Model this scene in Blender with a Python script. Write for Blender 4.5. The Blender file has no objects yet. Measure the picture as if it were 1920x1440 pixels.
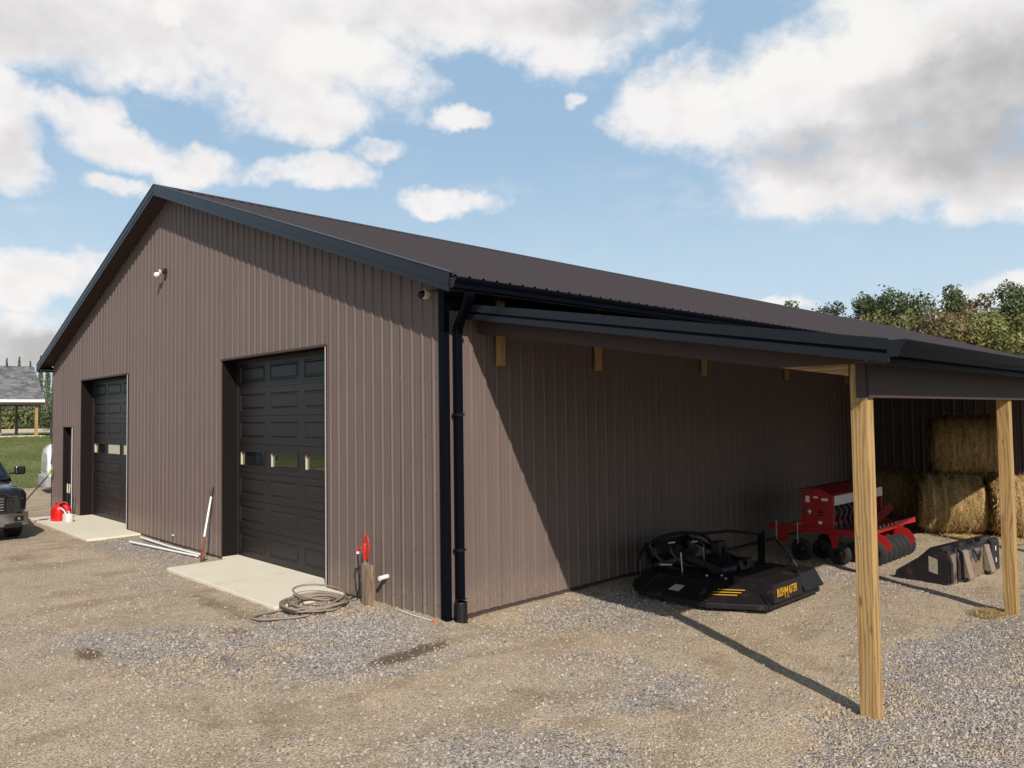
import bpy, math, random
from math import sin, cos, pi, radians as rad, sqrt
from mathutils import Vector, Matrix, noise
random.seed(7)
sc = bpy.context.scene
COL = sc.collection

# ------------------------------------------------------------------ camera
cam = bpy.data.cameras.new('camera'); cam_o = bpy.data.objects.new('camera', cam); COL.objects.link(cam_o)
F = Vector((-0.71645018, 0.69642712, 0.04109015)); R = Vector((0.69654857, 0.71737997, -0.01364115)); U = Vector((0.03897732, -0.01884809, 0.99906232))
Mx = Matrix(((R.x, U.x, -F.x), (R.y, U.y, -F.y), (R.z, U.z, -F.z)))
cam_o.matrix_world = Matrix.Translation((7.4973, -6.1037, 2.5952)) @ Mx.to_4x4()
cam.sensor_width = 36; cam.lens = 1431.48 / 1920 * 36; cam.clip_start = .05; cam.clip_end = 6000
sc.camera = cam_o

# ------------------------------------------------------------------ light
SUN_EL = 37.0; sd = Vector((.88, -.475, 0)).normalized()
sun = bpy.data.lights.new('sun', 'SUN'); sun.energy = 4.9; sun.angle = rad(.55); sun.color = (1, .93, .84)
sun_o = bpy.data.objects.new('sun', sun); COL.objects.link(sun_o)
sdir = Vector((sd.x * cos(rad(SUN_EL)), sd.y * cos(rad(SUN_EL)), sin(rad(SUN_EL))))
sun_o.rotation_euler = sdir.to_track_quat('Z', 'Y').to_euler()
sc.view_settings.view_transform = 'Standard'; sc.view_settings.look = 'None'
sc.view_settings.gamma = 1; sc.view_settings.exposure = 0.0; sc.view_settings.use_curve_mapping = False

# ------------------------------------------------------------------ node helpers
class N:
    def __init__(s, tree): s.t = tree
    def n(s, kind, **kw):
        nd = s.t.nodes.new(kind)
        for k, v in kw.items(): setattr(nd, k, v)
        return nd
    def put(s, sock, v):
        if isinstance(v, bpy.types.NodeSocket): s.t.links.new(v, sock)
        elif v is not None:
            try: sock.default_value = v
            except Exception: sock.default_value = (*v, 1)
    def m(s, op, a, b=None, c=None, clamp=False):
        nd = s.n('ShaderNodeMath', operation=op, use_clamp=clamp); s.put(nd.inputs[0], a)
        if b is not None: s.put(nd.inputs[1], b)
        if c is not None: s.put(nd.inputs[2], c)
        return nd.outputs[0]
    def v(s, op, a, b=None):
        nd = s.n('ShaderNodeVectorMath', operation=op); s.put(nd.inputs[0], a)
        if b is not None: s.put(nd.inputs[1], b)
        return nd.outputs['Value'] if op in ('DOT_PRODUCT', 'LENGTH', 'DISTANCE') else nd.outputs[0]
    def mix(s, f, a, b, bt='MIX'):
        nd = s.n('ShaderNodeMix', data_type='RGBA', blend_type=bt); s.put(nd.inputs[0], f); s.put(nd.inputs[6], a); s.put(nd.inputs[7], b)
        return nd.outputs[2]
    def ss(s, x, a, b, lo=0., hi=1.):
        nd = s.n('ShaderNodeMapRange', interpolation_type='SMOOTHSTEP'); s.put(nd.inputs[0], x)
        for i, q in enumerate((a, b, lo, hi)): s.put(nd.inputs[i + 1], q)
        return nd.outputs[0]
    def noise(s, vec, scale, detail=4, rough=.55, out=0, dist=0.):
        nd = s.n('ShaderNodeTexNoise'); s.put(nd.inputs['Vector'], vec); nd.inputs['Scale'].default_value = scale
        nd.inputs['Detail'].default_value = detail; nd.inputs['Roughness'].default_value = rough; nd.inputs['Distortion'].default_value = dist
        return nd.outputs[out]
    def vor(s, vec, scale, feature='F1'):
        nd = s.n('ShaderNodeTexVoronoi', feature=feature); s.put(nd.inputs['Vector'], vec); nd.inputs['Scale'].default_value = scale
        return nd
    def ramp(s, f, stops):
        nd = s.n('ShaderNodeValToRGB'); s.put(nd.inputs[0], f); el = nd.color_ramp.elements
        while len(el) < len(stops): el.new(.5)
        for e, (p, c) in zip(el, stops): e.position = p; e.color = (*c, 1)
        return nd.outputs[0]
    def bump(s, h, strength, dist=.01):
        nd = s.n('ShaderNodeBump'); s.put(nd.inputs['Height'], h); nd.inputs['Strength'].default_value = strength; nd.inputs['Distance'].default_value = dist
        return nd.outputs[0]

# ------------------------------------------------------------------ sky with clouds
world = bpy.data.worlds.new('World'); sc.world = world; world.use_nodes = True
wt = world.node_tree; wt.nodes.clear(); w = N(wt)
sky = w.n('ShaderNodeTexSky', sky_type='NISHITA', sun_disc=False)
sky.sun_elevation = rad(SUN_EL); sky.sun_rotation = math.atan2(sd.x, sd.y); sky.air_density = 1.1; sky.dust_density = 1.6; sky.ozone_density = 1.3; sky.altitude = 200
gen = w.n('ShaderNodeTexCoord').outputs['Generated']
dirv = w.v('NORMALIZE', gen)
warpn = w.noise(dirv, 5, 5, .6, 1); warp2 = w.noise(dirv, 22, 4, .6, 1)
wv = w.v('ADD', w.v('MULTIPLY', w.v('SUBTRACT', warpn, (.5, .5, .5)), (.10, .10, .07)), w.v('MULTIPLY', w.v('SUBTRACT', warp2, (.5, .5, .5)), (.04, .04, .035)))
dv = w.v('ADD', dirv, wv)
sp = w.n('ShaderNodeSeparateXYZ'); w.put(sp.inputs[0], dv)
az = w.m('MULTIPLY', w.m('ARCTAN2', sp.outputs[1], sp.outputs[0]), 180 / pi)
el = w.m('MULTIPLY', w.m('ARCSINE', w.m('MAXIMUM', w.m('MINIMUM', sp.outputs[2], 1.), -1.)), 180 / pi)
cb = w.n('ShaderNodeCombineXYZ'); w.put(cb.inputs[0], az); w.put(cb.inputs[1], el); ae = cb.outputs[0]
BL = [('c',166.46,24.41,9.08,3.12),('c',157.26,26.65,8.82,2.79),('c',152.52,24.02,9.29,3.48),('c',160.69,22.35,2.35,1.61),('c',150.26,21.33,3.43,1.91),('c',137.88,28.10,13.23,2.43),('c',130.99,25.98,4.04,2.01),('c',169.62,19.54,2.53,2.28),('c',169.01,16.54,1.99,2.37),('c',165.49,19.18,2.30,1.53),('c',163.28,17.56,3.51,1.39),('c',159.65,17.16,3.39,1.20),('c',150.65,17.59,4.16,1.0),('c',146.40,19.16,2.43,0.72),('c',139.51,21.86,1.94,0.64),('c',130.85,22.89,0.97,0.49),('c',140.07,15.81,3.82,0.8),('c',113.88,20.92,10.09,3.99),('c',122.73,22.16,4.62,2.58),('c',105.91,22.07,10.10,5.82),('c',110.63,15.70,9.91,2.57),('c',100.09,13.72,5.64,2.24),('c',167.78,8.84,3.77,1.68),('c',168.31,4.77,4.57,2.02),('c',163.8,15.03,2.2,0.6),('c',103.46,6.98,3.16,1.0),('c',116.74,8.08,2.51,0.4)]
GL = [(103.0,18.4,9.5,5.6,1.0),(112.60,17.35,7.51,1.9,.7),(167.65,24.15,6.79,2.35,.38),(168.02,4.61,4.89,1.8,1.0),(130.13,28.24,6.85,1.45,.4),(156.54,25.5,5.35,1.6,.15),(169.01,16.54,1.71,1.58,.3),(160,9,6,2,.3)]
WL = [(111.71,23.83,6.11,2.68),(118.92,22.27,4.83,1.35),(149.09,24.99,4.63,1.66),(161.04,25.74,1.34,0.92)]
def blob(a, e, ra, re):
    d = w.v('MULTIPLY', w.v('SUBTRACT', ae, (a, e, 0)), (1 / ra, 1 / re, 0))
    return w.m('SUBTRACT', 1., w.v('DOT_PRODUCT', d, d))
D = None
for k, a, e, ra, re in BL:
    b = blob(a, e, ra * (1.15 if re < 1.3 else 1.), re * (1.25 if re < 1.3 else 1.))
    if re < 1.3: b = w.m('MINIMUM', w.m('SUBTRACT', b, .35), .35)
    D = b if D is None else w.m('SMOOTH_MAX', D, b, .25)
lown = w.noise(w.v('MULTIPLY', dirv, (1, 1, 2.2)), 2.6, 6, .6)
# sparser cumulus round the unseen sky, kept thin to lower the fill light
outside = w.ss(w.v('DOT_PRODUCT', w.v('NORMALIZE', w.v('MULTIPLY', dirv, (1, 1, 0))), (-.717, .697, 0)), .72, .35)
gen_f = w.m('ADD', w.m('MULTIPLY', w.m('SUBTRACT', lown, .60), 7.), w.m('MULTIPLY', w.m('SUBTRACT', outside, 1.), 6.))
D = w.m('MAXIMUM', D, gen_f)
fine = w.noise(w.v('MULTIPLY', dirv, (1, 1, 1.4)), 12, 8, .60)
wisp = w.noise(w.v('MULTIPLY', dirv, (1, 1, 2.6)), 7, 6, .6)
D2 = w.m('ADD', D, w.m('MULTIPLY', w.m('SUBTRACT', fine, .48), 3.4))
cov = w.ss(D2, -.65, .7)
thin = w.m('MULTIPLY', w.ss(wisp, .5, .75), .30)
cov = w.m('MAXIMUM', cov, w.m('MULTIPLY', thin, w.ss(D, -3.5, .0)))
G = None
for a, e, ra, re, k in GL:
    b = w.m('MULTIPLY', w.ss(blob(a, e, ra, re), -.5, .9), k); G = b if G is None else w.m('MAXIMUM', G, b)
Wt = None
for a, e, ra, re in WL:
    b = w.ss(blob(a, e, ra, re), -.4, .8); Wt = b if Wt is None else w.m('MAXIMUM', Wt, b)
shn = w.noise(w.v('ADD', dirv, (.0, .0, .03)), 9, 7, .55)
thick = w.ss(w.m('ADD', D, w.m('MULTIPLY', w.m('SUBTRACT', shn, .5), 2.)), .2, 1.3)
shade = w.m('ADD', w.m('MULTIPLY', G, w.m('ADD', .72, w.m('MULTIPLY', w.m('SUBTRACT', shn, .42), 1.6))), w.m('MULTIPLY', thick, .12), clamp=True)
fine2 = w.noise(w.v('MULTIPLY', w.v('ADD', dirv, (.020, -.006, .026)), (1, 1, 1.35)), 9, 4, .5)
fine3 = w.noise(w.v('MULTIPLY', dirv, (1, 1, 1.35)), 9, 4, .5)
relief = w.m('MULTIPLY', w.m('SUBTRACT', fine2, fine3), 1.15)
shade = w.m('ADD', w.m('MULTIPLY', shade, 1.), relief, clamp=True)
shade = w.m('MULTIPLY', shade, w.m('SUBTRACT', 1., w.m('MULTIPLY', Wt, .8)))
ccol = w.mix(shade, (9.5, 9.2, 9.05, 1), (5.2, 5.0, 5.0, 1))
ccol = w.mix(w.m('MULTIPLY', Wt, .7), ccol, (9.8, 9.6, 9.0, 1))
skyc = w.mix(w.m('MULTIPLY', w.ss(el, 62., 26.), .75), w.mix(1., sky.outputs[0], (1.0, 1.03, 1.05, 1), 'MULTIPLY'), (4.0, 5.9, 7.9, 1))
hz = w.ss(el, 22., 2.)
skyc = w.mix(w.m('MULTIPLY', hz, .75), skyc, (6.6, 8.0, 8.9, 1))
bgc = w.mix(w.m('MULTIPLY', cov, .95), skyc, ccol)
bg = w.n('ShaderNodeBackground'); w.put(bg.inputs[0], bgc); bg.inputs[1].default_value = .1
wo = w.n('ShaderNodeOutputWorld'); wt.links.new(bg.outputs[0], wo.inputs[0])

# ------------------------------------------------------------------ materials
def mat(name, col, rough=.6, metal=0., var=.12, vscale=6., bump=0., bscale=60., spec=.5, coat=0., col2=None, c2scale=3., c2lo=.5, c2hi=.7, stretch=None):
    m = bpy.data.materials.new(name); m.use_nodes = True; t = m.node_tree; s = N(t)
    p = t.nodes['Principled BSDF']; co = s.n('ShaderNodeTexCoord').outputs['Object']
    if stretch: co = s.v('MULTIPLY', co, stretch)
    nz = s.noise(co, vscale, 5)
    k = s.m('ADD', 1 - var, s.m('MULTIPLY', nz, 2 * var))
    base = s.mix(1., (*col, 1), k, 'MULTIPLY')
    if col2:
        base = s.mix(s.ss(s.noise(co, c2scale, 6, .65), c2lo, c2hi), base, (*col2, 1))
    s.put(p.inputs['Base Color'], base); p.inputs['Metallic'].default_value = metal
    s.put(p.inputs['Roughness'], s.m('ADD', rough - .06, s.m('MULTIPLY', nz, .12)))
    p.inputs['Specular IOR Level'].default_value = spec; p.inputs['Coat Weight'].default_value = coat
    if bump: s.put(p.inputs['Normal'], s.bump(s.noise(co, bscale, 4), bump))
    return m
M = {}
def brown_metal(name, col, dust=True):
    m = mat(name, col, .50, 0, .08, 1.3, spec=.14); t = m.node_tree; s = N(t); p = t.nodes['Principled BSDF']
    geo = s.n('ShaderNodeNewGeometry'); sx = s.n('ShaderNodeSeparateXYZ'); s.put(sx.inputs[0], geo.outputs['Position'])
    if dust:
        co = s.n('ShaderNodeTexCoord').outputs['Object']
        splash = s.m('MULTIPLY', s.ss(s.m('ADD', sx.outputs[2], s.m('MULTIPLY', s.noise(co, 3, 5), -.5)), .35, -.1), s.ss(s.noise(co, 30, 4), .35, .65, .25, 1.))
        src = p.inputs['Base Color'].links[0].from_socket
        streak = s.noise(s.v('MULTIPLY', co, (5, 5, .35)), 1.5, 4)
        b = s.mix(s.m('MULTIPLY', s.ss(streak, .45, .7), .25), src, (col[0] * 1.3, col[1] * 1.3, col[2] * 1.3, 1))
        b = s.mix(s.m('MULTIPLY', splash, .45), b, (.27, .21, .15, 1)); s.put(p.inputs['Base Color'], b)
    s.put(p.inputs['Normal'], s.bump(s.noise(s.v('MULTIPLY', s.n('ShaderNodeTexCoord').outputs['Object'], (1, 1, .4)), 2.2, 2), .12, .02))
    return m
M['wall'] = brown_metal('burnished_brown_steel', (.148, .110, .098))
M['roof'] = brown_metal('brown_roof_steel', (.054, .046, .049), False)
M['soffit'] = mat('brown_soffit', (.066, .046, .043), .5, spec=.3)
M['trim'] = mat('black_trim', (.008, .010, .015), .38, 0, .1, 4, spec=.34)
M['gutter'] = mat('black_gutter', (.004, .005, .008), .20, 0, .1, 4, spec=.12)
M['door'] = mat('black_door', (.016, .012, .012), .42, 0, .12, 3, .08, 90, spec=.32, col2=(.03, .023, .02), c2lo=.6, c2hi=.85)
M['black'] = mat('black_rubber', (.014, .013, .013), .6, bump=.2)
M['plastic'] = mat('black_plastic', (.010, .009, .010), .40, spec=.35)
M['white'] = mat('white_paint', (.75, .74, .70), .45, var=.04)
M['jamb'] = mat('black_jamb_metal', (.013, .010, .010), .5, spec=.2)
M['edge'] = mat('edge_sun_glint', (.42, .40, .39), .5)  # off-white colour stands in for sun glinting on the jamb edge
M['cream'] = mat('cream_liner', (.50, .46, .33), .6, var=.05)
M['screw'] = mat('screw_head', (.035, .027, .025), .35, .5)
def matte_black(m):
    s = N(m.node_tree); t = m.node_tree; p = t.nodes['Principled BSDF']; d = s.n('ShaderNodeBsdfDiffuse'); s.put(d.inputs[0], p.inputs['Base Color'].links[0].from_socket)
    mx = s.n('ShaderNodeMixShader'); mx.inputs[0].default_value = .30
    t.links.new(d.outputs[0], mx.inputs[1]); t.links.new(p.outputs[0], mx.inputs[2]); t.links.new(mx.outputs[0], t.nodes['Material Output'].inputs[0])
for k in ('gutter', 'roof', 'jamb', 'soffit'): matte_black(M[k])
def wood(name, c1, c2, axis=2):
    m = bpy.data.materials.new(name); m.use_nodes = True; s = N(m.node_tree); p = m.node_tree.nodes['Principled BSDF']
    co = s.n('ShaderNodeTexCoord').outputs['Object']; st = [9., 9., 9.]; st[axis] = .55
    c = s.v('MULTIPLY', co, tuple(st)); 
    wn = s.noise(c, 1.2, 3, .5, 1)
    wv_ = s.n('ShaderNodeTexWave', wave_type='RINGS', rings_direction='XYZ'[axis]); s.put(wv_.inputs['Vector'], s.v('ADD', c, s.v('MULTIPLY', wn, (1.6, 1.6, 1.6)))); wv_.inputs['Scale'].default_value = .95; wv_.inputs['Distortion'].default_value = 3.5; wv_.inputs['Detail'].default_value = 3
    st2 = [70., 70., 70.]; st2[axis] = 2.
    fib = s.noise(s.v('MULTIPLY', co, tuple(st2)), 1., 5)
    f = s.m('ADD', s.m('MULTIPLY', wv_.outputs['Fac'], .75), s.m('MULTIPLY', fib, .35))
    col = s.ramp(f, [(.15, c1), (.75, c2), (1., tuple(x * .55 for x in c2))])
    st3 = [6., 6., 6.]; st3[axis] = 1.8
    knot = s.vor(s.v('MULTIPLY', co, tuple(st3)), 1.3)
    col = s.mix(s.m('MULTIPLY', s.ss(knot.outputs['Distance'], .16, .05), .75), col, (.10, .05, .02, 1))
    st4 = [30., 30., 30.]; st4[axis] = 9.
    col = s.mix(s.m('MULTIPLY', s.ss(s.noise(s.v('MULTIPLY', co, tuple(st4)), 1., 3), .72, .78), .7), col, (.09, .06, .03, 1))
    s.put(p.inputs['Base Color'], col); p.inputs['Roughness'].default_value = .7
    s.put(p.inputs['Normal'], s.bump(f, .25, .004)); return m
M['post'] = wood('treated_pine_upright', (.44, .272, .105), (.36, .215, .078))
M['raft'] = wood('treated_pine_rafter', (.42, .25, .10), (.30, .17, .06), 0)
M['purl'] = wood('treated_pine_purlin', (.40, .25, .11), (.30, .17, .07), 1)
M['oldwood'] = wood('weathered_board', (.30, .22, .14), (.19, .13, .08))
def concrete():
    m = mat('pale_concrete', (.66, .60, .47), .85, 0, .06, 2.5, .15, 120); s = N(m.node_tree); p = m.node_tree.nodes['Principled BSDF']
    co = s.n('ShaderNodeTexCoord').outputs['Object']; src = p.inputs['Base Color'].links[0].from_socket
    b = s.mix(s.m('MULTIPLY', s.ss(s.noise(co, 1.1, 6, .7), .5, .75), .35), src, (.42, .36, .26, 1))
    b = s.mix(s.m('MULTIPLY', s.ss(s.noise(co, 9, 3), .70, .78), .5), b, (.25, .2, .14, 1)); s.put(p.inputs['Base Color'], b); return m
M['conc'] = concrete()
def ground_mat():
    m = bpy.data.materials.new('gravel_and_dirt'); m.use_nodes = True; s = N(m.node_tree); p = m.node_tree.nodes['Principled BSDF']
    co = s.n('ShaderNodeNewGeometry').outputs['Position']
    at = s.n('ShaderNodeAttribute', attribute_name='gravel').outputs['Fac']; dk = s.n('ShaderNodeAttribute', attribute_name='damp').outputs['Fac']
    v1 = s.vor(co, 42); v2 = s.vor(co, 85)
    sep = s.n('ShaderNodeSeparateColor'); s.put(sep.inputs[0], v1.outputs['Color'])
    sep2 = s.n('ShaderNodeSeparateColor'); s.put(sep2.inputs[0], v2.outputs['Color'])
    st = s.ramp(sep.outputs[0], [(.0, (.14, .13, .125)), (.3, (.26, .245, .23)), (.55, (.42, .37, .33)), (.8, (.54, .49, .43)), (1., (.38, .27, .215))])
    n1 = s.noise(co, 1.3, 6, .6); n2 = s.noise(co, 30, 4, .7)
    dirt = s.ramp(s.m('ADD', s.m('MULTIPLY', n1, .6), s.m('MULTIPLY', n2, .4)), [(.3, (.35, .255, .155)), (.5, (.50, .385, .25)), (.72, (.64, .52, .365))])
    peb = s.mix(s.ss(sep2.outputs[1], .55, .62), dirt, s.ramp(sep2.outputs[0], [(0., (.20, .15, .11)), (.5, (.42, .34, .25)), (1., (.62, .54, .43))]))
    patch = s.noise(s.v('MULTIPLY', co, (1, 1, 1)), 2.6, 5, .65)
    f = s.ss(s.m('ADD', at, s.m('ADD', s.m('MULTIPLY', s.m('SUBTRACT', patch, .5), 1.1), s.m('MULTIPLY', s.m('SUBTRACT', sep.outputs[1], .5), .7))), .35, .65)
    mac = s.noise(s.v('MULTIPLY', co, (1.15, .5, 1)), .9, 6, .62); mac2 = s.noise(co, 2.3, 5, .6)
    brown = s.m('MULTIPLY', s.ss(s.m('ADD', mac, s.m('MULTIPLY', s.m('SUBTRACT', mac2, .5), .5)), .50, .62), s.m('SUBTRACT', 1., s.m('MULTIPLY', s.ss(at, .3, .8), .85)))
    f = s.m('MULTIPLY', f, s.m('SUBTRACT', 1., s.m('MULTIPLY', brown, .6)))
    peb = s.mix(s.m('MULTIPLY', brown, .42), peb, s.mix(n2, (.20, .135, .08, 1), (.33, .235, .145, 1)))
    sandy = s.m('MULTIPLY', s.ss(s.noise(s.v('MULTIPLY', co, (1.2, .6, 1)), .8, 5, .6, 0), .56, .66), .6)
    peb = s.mix(sandy, peb, (.58, .455, .30, 1))
    col = s.mix(f, peb, st)
    dm = s.ss(s.m('ADD', dk, s.m('MULTIPLY', s.m('SUBTRACT', s.noise(co, 5, 6, .7), .5), 1.3)), .25, 1.15)
    col = s.mix(s.m('MULTIPLY', dm, .92), col, (.165, .108, .062, 1))
    col = s.mix(1., col, s.m('ADD', .72, s.m('MULTIPLY', s.ss(v1.outputs['Distance'], .75, .2), .3)), 'MULTIPLY')
    s.put(p.inputs['Base Color'], col); p.inputs['Roughness'].default_value = .92; p.inputs['Specular IOR Level'].default_value = .2
    h = s.m('ADD', s.m('MULTIPLY', s.ss(v1.outputs['Distance'], .7, .0), s.m('ADD', .35, f)), s.m('ADD', s.m('MULTIPLY', v2.outputs['Distance'], -.4), s.m('MULTIPLY', n2, .6)))
    s.put(p.inputs['Normal'], s.bump(h, .9, .014)); return m
M['ground'] = ground_mat()
def stone_mat():
    m = bpy.data.materials.new('crushed_stone'); m.use_nodes = True; s = N(m.node_tree); p = m.node_tree.nodes['Principled BSDF']
    r = s.n('ShaderNodeObjectInfo').outputs['Random']; co = s.n('ShaderNodeNewGeometry').outputs['Position']
    at = s.ss(s.m('ADD', s.noise(co, .5, 3), s.m('MULTIPLY', r, .1)), .46, .6)
    a = s.ramp(r, [(0., (.14, .13, .13)), (.25, (.24, .225, .22)), (.5, (.36, .32, .295)), (.7, (.45, .41, .37)), (.85, (.33, .24, .20)), (1., (.45, .41, .37))])
    b = s.ramp(r, [(0., (.20, .145, .095)), (.3, (.36, .275, .185)), (.6, (.46, .365, .255)), (.8, (.36, .265, .175)), (1., (.48, .39, .28))])
    c = s.mix(at, b, a); c = s.mix(1., c, s.m('ADD', .8, s.m('MULTIPLY', s.noise(co, 90, 2), .4)), 'MULTIPLY')
    s.put(p.inputs['Base Color'], c); p.inputs['Roughness'].default_value = .85; p.inputs['Specular IOR Level'].default_value = .25; return m
M['stone'] = stone_mat()
def grass_mat(name, a, b, c):
    m = bpy.data.materials.new(name); m.use_nodes = True; s = N(m.node_tree); p = m.node_tree.nodes['Principled BSDF']
    co = s.n('ShaderNodeNewGeometry').outputs['Position']
    f = s.m('ADD', s.m('MULTIPLY', s.noise(co, .35, 6, .65), .6), s.m('MULTIPLY', s.noise(co, 5, 5, .7), .4))
    col = s.ramp(f, [(.35, a), (.5, b), (.66, c)]); s.put(p.inputs['Base Color'], col); p.inputs['Roughness'].default_value = .9; p.inputs['Specular IOR Level'].default_value = .15
    s.put(p.inputs['Normal'], s.bump(s.noise(co, 14, 5, .8), .8, .06)); return m
M['grass'] = grass_mat('mown_grass', (.085, .10, .030), (.125, .145, .045), (.20, .185, .085))
def leaf_mat(name, a, b, tr=.25):
    m = bpy.data.materials.new(name); m.use_nodes = True; s = N(m.node_tree); p = m.node_tree.nodes['Principled BSDF']
    at = s.n('ShaderNodeAttribute', attribute_name='var').outputs['Fac']; oi = s.n('ShaderNodeObjectInfo').outputs['Random']
    c = s.mix(at, (*a, 1), (*b, 1)); c = s.mix(1., c, s.m('ADD', .8, s.m('MULTIPLY', oi, .4)), 'MULTIPLY')
    s.put(p.inputs['Base Color'], c); p.inputs['Roughness'].default_value = .7; p.inputs['Specular IOR Level'].default_value = .2
    tl = s.n('ShaderNodeBsdfTranslucent'); s.put(tl.inputs[0], c); mx = s.n('ShaderNodeMixShader'); mx.inputs[0].default_value = tr
    m.node_tree.links.new(p.outputs[0], mx.inputs[1]); m.node_tree.links.new(tl.outputs[0], mx.inputs[2]); m.node_tree.links.new(mx.outputs[0], m.node_tree.nodes['Material Output'].inputs[0]); return m
M['leafA'] = leaf_mat('dark_green_leaves', (.06, .08, .035), (.13, .155, .065))
M['leafB'] = leaf_mat('olive_leaves', (.12, .13, .045), (.25, .24, .09))
M['leafC'] = leaf_mat('russet_leaves', (.13, .095, .045), (.25, .18, .085))
M['leafD'] = leaf_mat('spruce_needles', (.13, .16, .06), (.27, .30, .12))
M['bark'] = mat('bark', (.10, .085, .07), .9, bump=.5, bscale=20)
def glass_mat():
    m = bpy.data.materials.new('window_glass'); m.use_nodes = True; s = N(m.node_tree); p = m.node_tree.nodes['Principled BSDF']
    p.inputs['Base Color'].default_value = (.012, .012, .012, 1); p.inputs['Roughness'].default_value = .03; p.inputs['IOR'].default_value = 2.6
    co = s.n('ShaderNodeTexCoord').outputs['Object']; s.put(p.inputs['Normal'], s.bump(s.noise(co, 2.5, 2), .06, .02)); return m
M['glass'] = glass_mat()

# ------------------------------------------------------------------ mesh builder
class MB:
    def __init__(s): s.v = []; s.f = []; s.sm = []
    def add(s, vs, fs, smooth=False):
        o = len(s.v); s.v += [tuple(v) for v in vs]
        for f in fs: s.f.append(tuple(i + o for i in f)); s.sm.append(smooth)
        return s
    def box(s, x0, y0, z0, x1, y1, z1):
        vs = [(x0, y0, z0), (x1, y0, z0), (x1, y1, z0), (x0, y1, z0), (x0, y0, z1), (x1, y0, z1), (x1, y1, z1), (x0, y1, z1)]
        return s.add(vs, [(0, 3, 2, 1), (4, 5, 6, 7), (0, 1, 5, 4), (1, 2, 6, 5), (2, 3, 7, 6), (3, 0, 4, 7)])
    def cbox(s, c, size, rot=None):
        m = MB().box(*[-q / 2 for q in size], *[q / 2 for q in size])
        Rm = rot if rot is not None else Matrix.Identity(3)
        return s.add([Rm @ Vector(v) + Vector(c) for v in m.v], m.f)
    def bar(s, a, b, wd, h, up=(0, 0, 1)):
        a, b = Vector(a), Vector(b); d = (b - a).normalized(); u = Vector(up)
        sd_ = d.cross(u)
        if sd_.length < 1e-4: sd_ = Vector((1, 0, 0))
        sd_.normalize(); u = sd_.cross(d).normalized(); vs = []
        for p in (a, b):
            for i, j in ((-1, -1), (1, -1), (1, 1), (-1, 1)): vs.append(p + sd_ * i * wd / 2 + u * j * h / 2)
        return s.add(vs, [(3, 2, 1, 0), (4, 5, 6, 7), (0, 1, 5, 4), (1, 2, 6, 5), (2, 3, 7, 6), (3, 0, 4, 7)])
    def tube(s, pts, r, n=8, cap=True, closed=False):
        pts = [Vector(p) for p in pts]; L = len(pts); rs = r if isinstance(r, (list, tuple)) else [r] * L
        prev = None; vs = []
        for i, p in enumerate(pts):
            d = (pts[min(i + 1, L - 1)] - pts[max(i - 1, 0)]).normalized()
            if prev is None: prev = d.orthogonal().normalized()
            a = (prev - d * prev.dot(d))
            a = a.normalized() if a.length > 1e-6 else d.orthogonal().normalized()
            prev = a; b = d.cross(a)
            for k in range(n): t = 2 * pi * k / n; vs.append(p + (a * cos(t) + b * sin(t)) * rs[i])
        fs = [(i * n + k, i * n + (k + 1) % n, (i + 1) * n + (k + 1) % n, (i + 1) * n + k) for i in range(L - 1) for k in range(n)]
        s.add(vs, fs, True)
        if cap: s.add(vs[:n], [tuple(reversed(range(n)))]); s.add(vs[-n:], [tuple(range(n))])
        return s
    def lathe(s, prof, origin, axis, n=20):
        ax = Vector(axis).normalized(); a = ax.orthogonal().normalized(); b = ax.cross(a); o = Vector(origin); vs = []
        for h, r in prof:
            for k in range(n): t = 2 * pi * k / n; vs.append(o + ax * h + (a * cos(t) + b * sin(t)) * r)
        fs = [(i * n + k, i * n + (k + 1) % n, (i + 1) * n + (k + 1) % n, (i + 1) * n + k) for i in range(len(prof) - 1) for k in range(n)]
        return s.add(vs, fs, True)
    def prism(s, poly, f0, f1):
        """poly 2d; f0,f1 map (a,b)->xyz for both ends"""
        n = len(poly); vs = [f0(*p) for p in poly] + [f1(*p) for p in poly]
        fs = [tuple(reversed(range(n))), tuple(range(n, 2 * n))] + [(i, (i + 1) % n, n + (i + 1) % n, n + i) for i in range(n)]
        return s.add(vs, fs)
    def sph(s, c, r, n=12, sc_=(1, 1, 1)):
        vs = []; fs = []
        for i in range(n // 2 + 1):
            p = pi * i / (n // 2)
            for k in range(n): t = 2 * pi * k / n; vs.append((c[0] + r * sc_[0] * sin(p) * cos(t), c[1] + r * sc_[1] * sin(p) * sin(t), c[2] + r * sc_[2] * cos(p)))
        for i in range(n // 2):
            for k in range(n): fs.append((i * n + k, i * n + (k + 1) % n, (i + 1) * n + (k + 1) % n, (i + 1) * n + k))
        return s.add(vs, fs, True)
    def mesh(s, name, mt, attr=None):
        me = bpy.data.meshes.new(name); me.from_pydata(s.v, [], s.f); me.polygons.foreach_set('use_smooth', s.sm)
        if mt is not None: me.materials.append(mt)
        if attr:
            for k, vals in attr.items():
                a = me.attributes.new(k, 'FLOAT', 'POINT'); a.data.foreach_set('value', vals)
        me.update(); return me
    def build(s, name, mt, parent=None, bevel=0., attr=None, loc=None):
        o = bpy.data.objects.new(name, s.mesh(name, mt, attr)); COL.objects.link(o)
        if parent: o.parent = parent
        if loc: o.location = loc
        if bevel:
            b = o.modifiers.new('bevel', 'BEVEL'); b.width = bevel; b.segments = 2; b.limit_method = 'ANGLE'; b.angle_limit = rad(35)
        return o
def tag(o, label=None, cat=None, group=None, kind=None):
    for k, v in (('label', label), ('category', cat), ('group', group), ('kind', kind)):
        if v: o[k] = v
    return o
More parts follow.
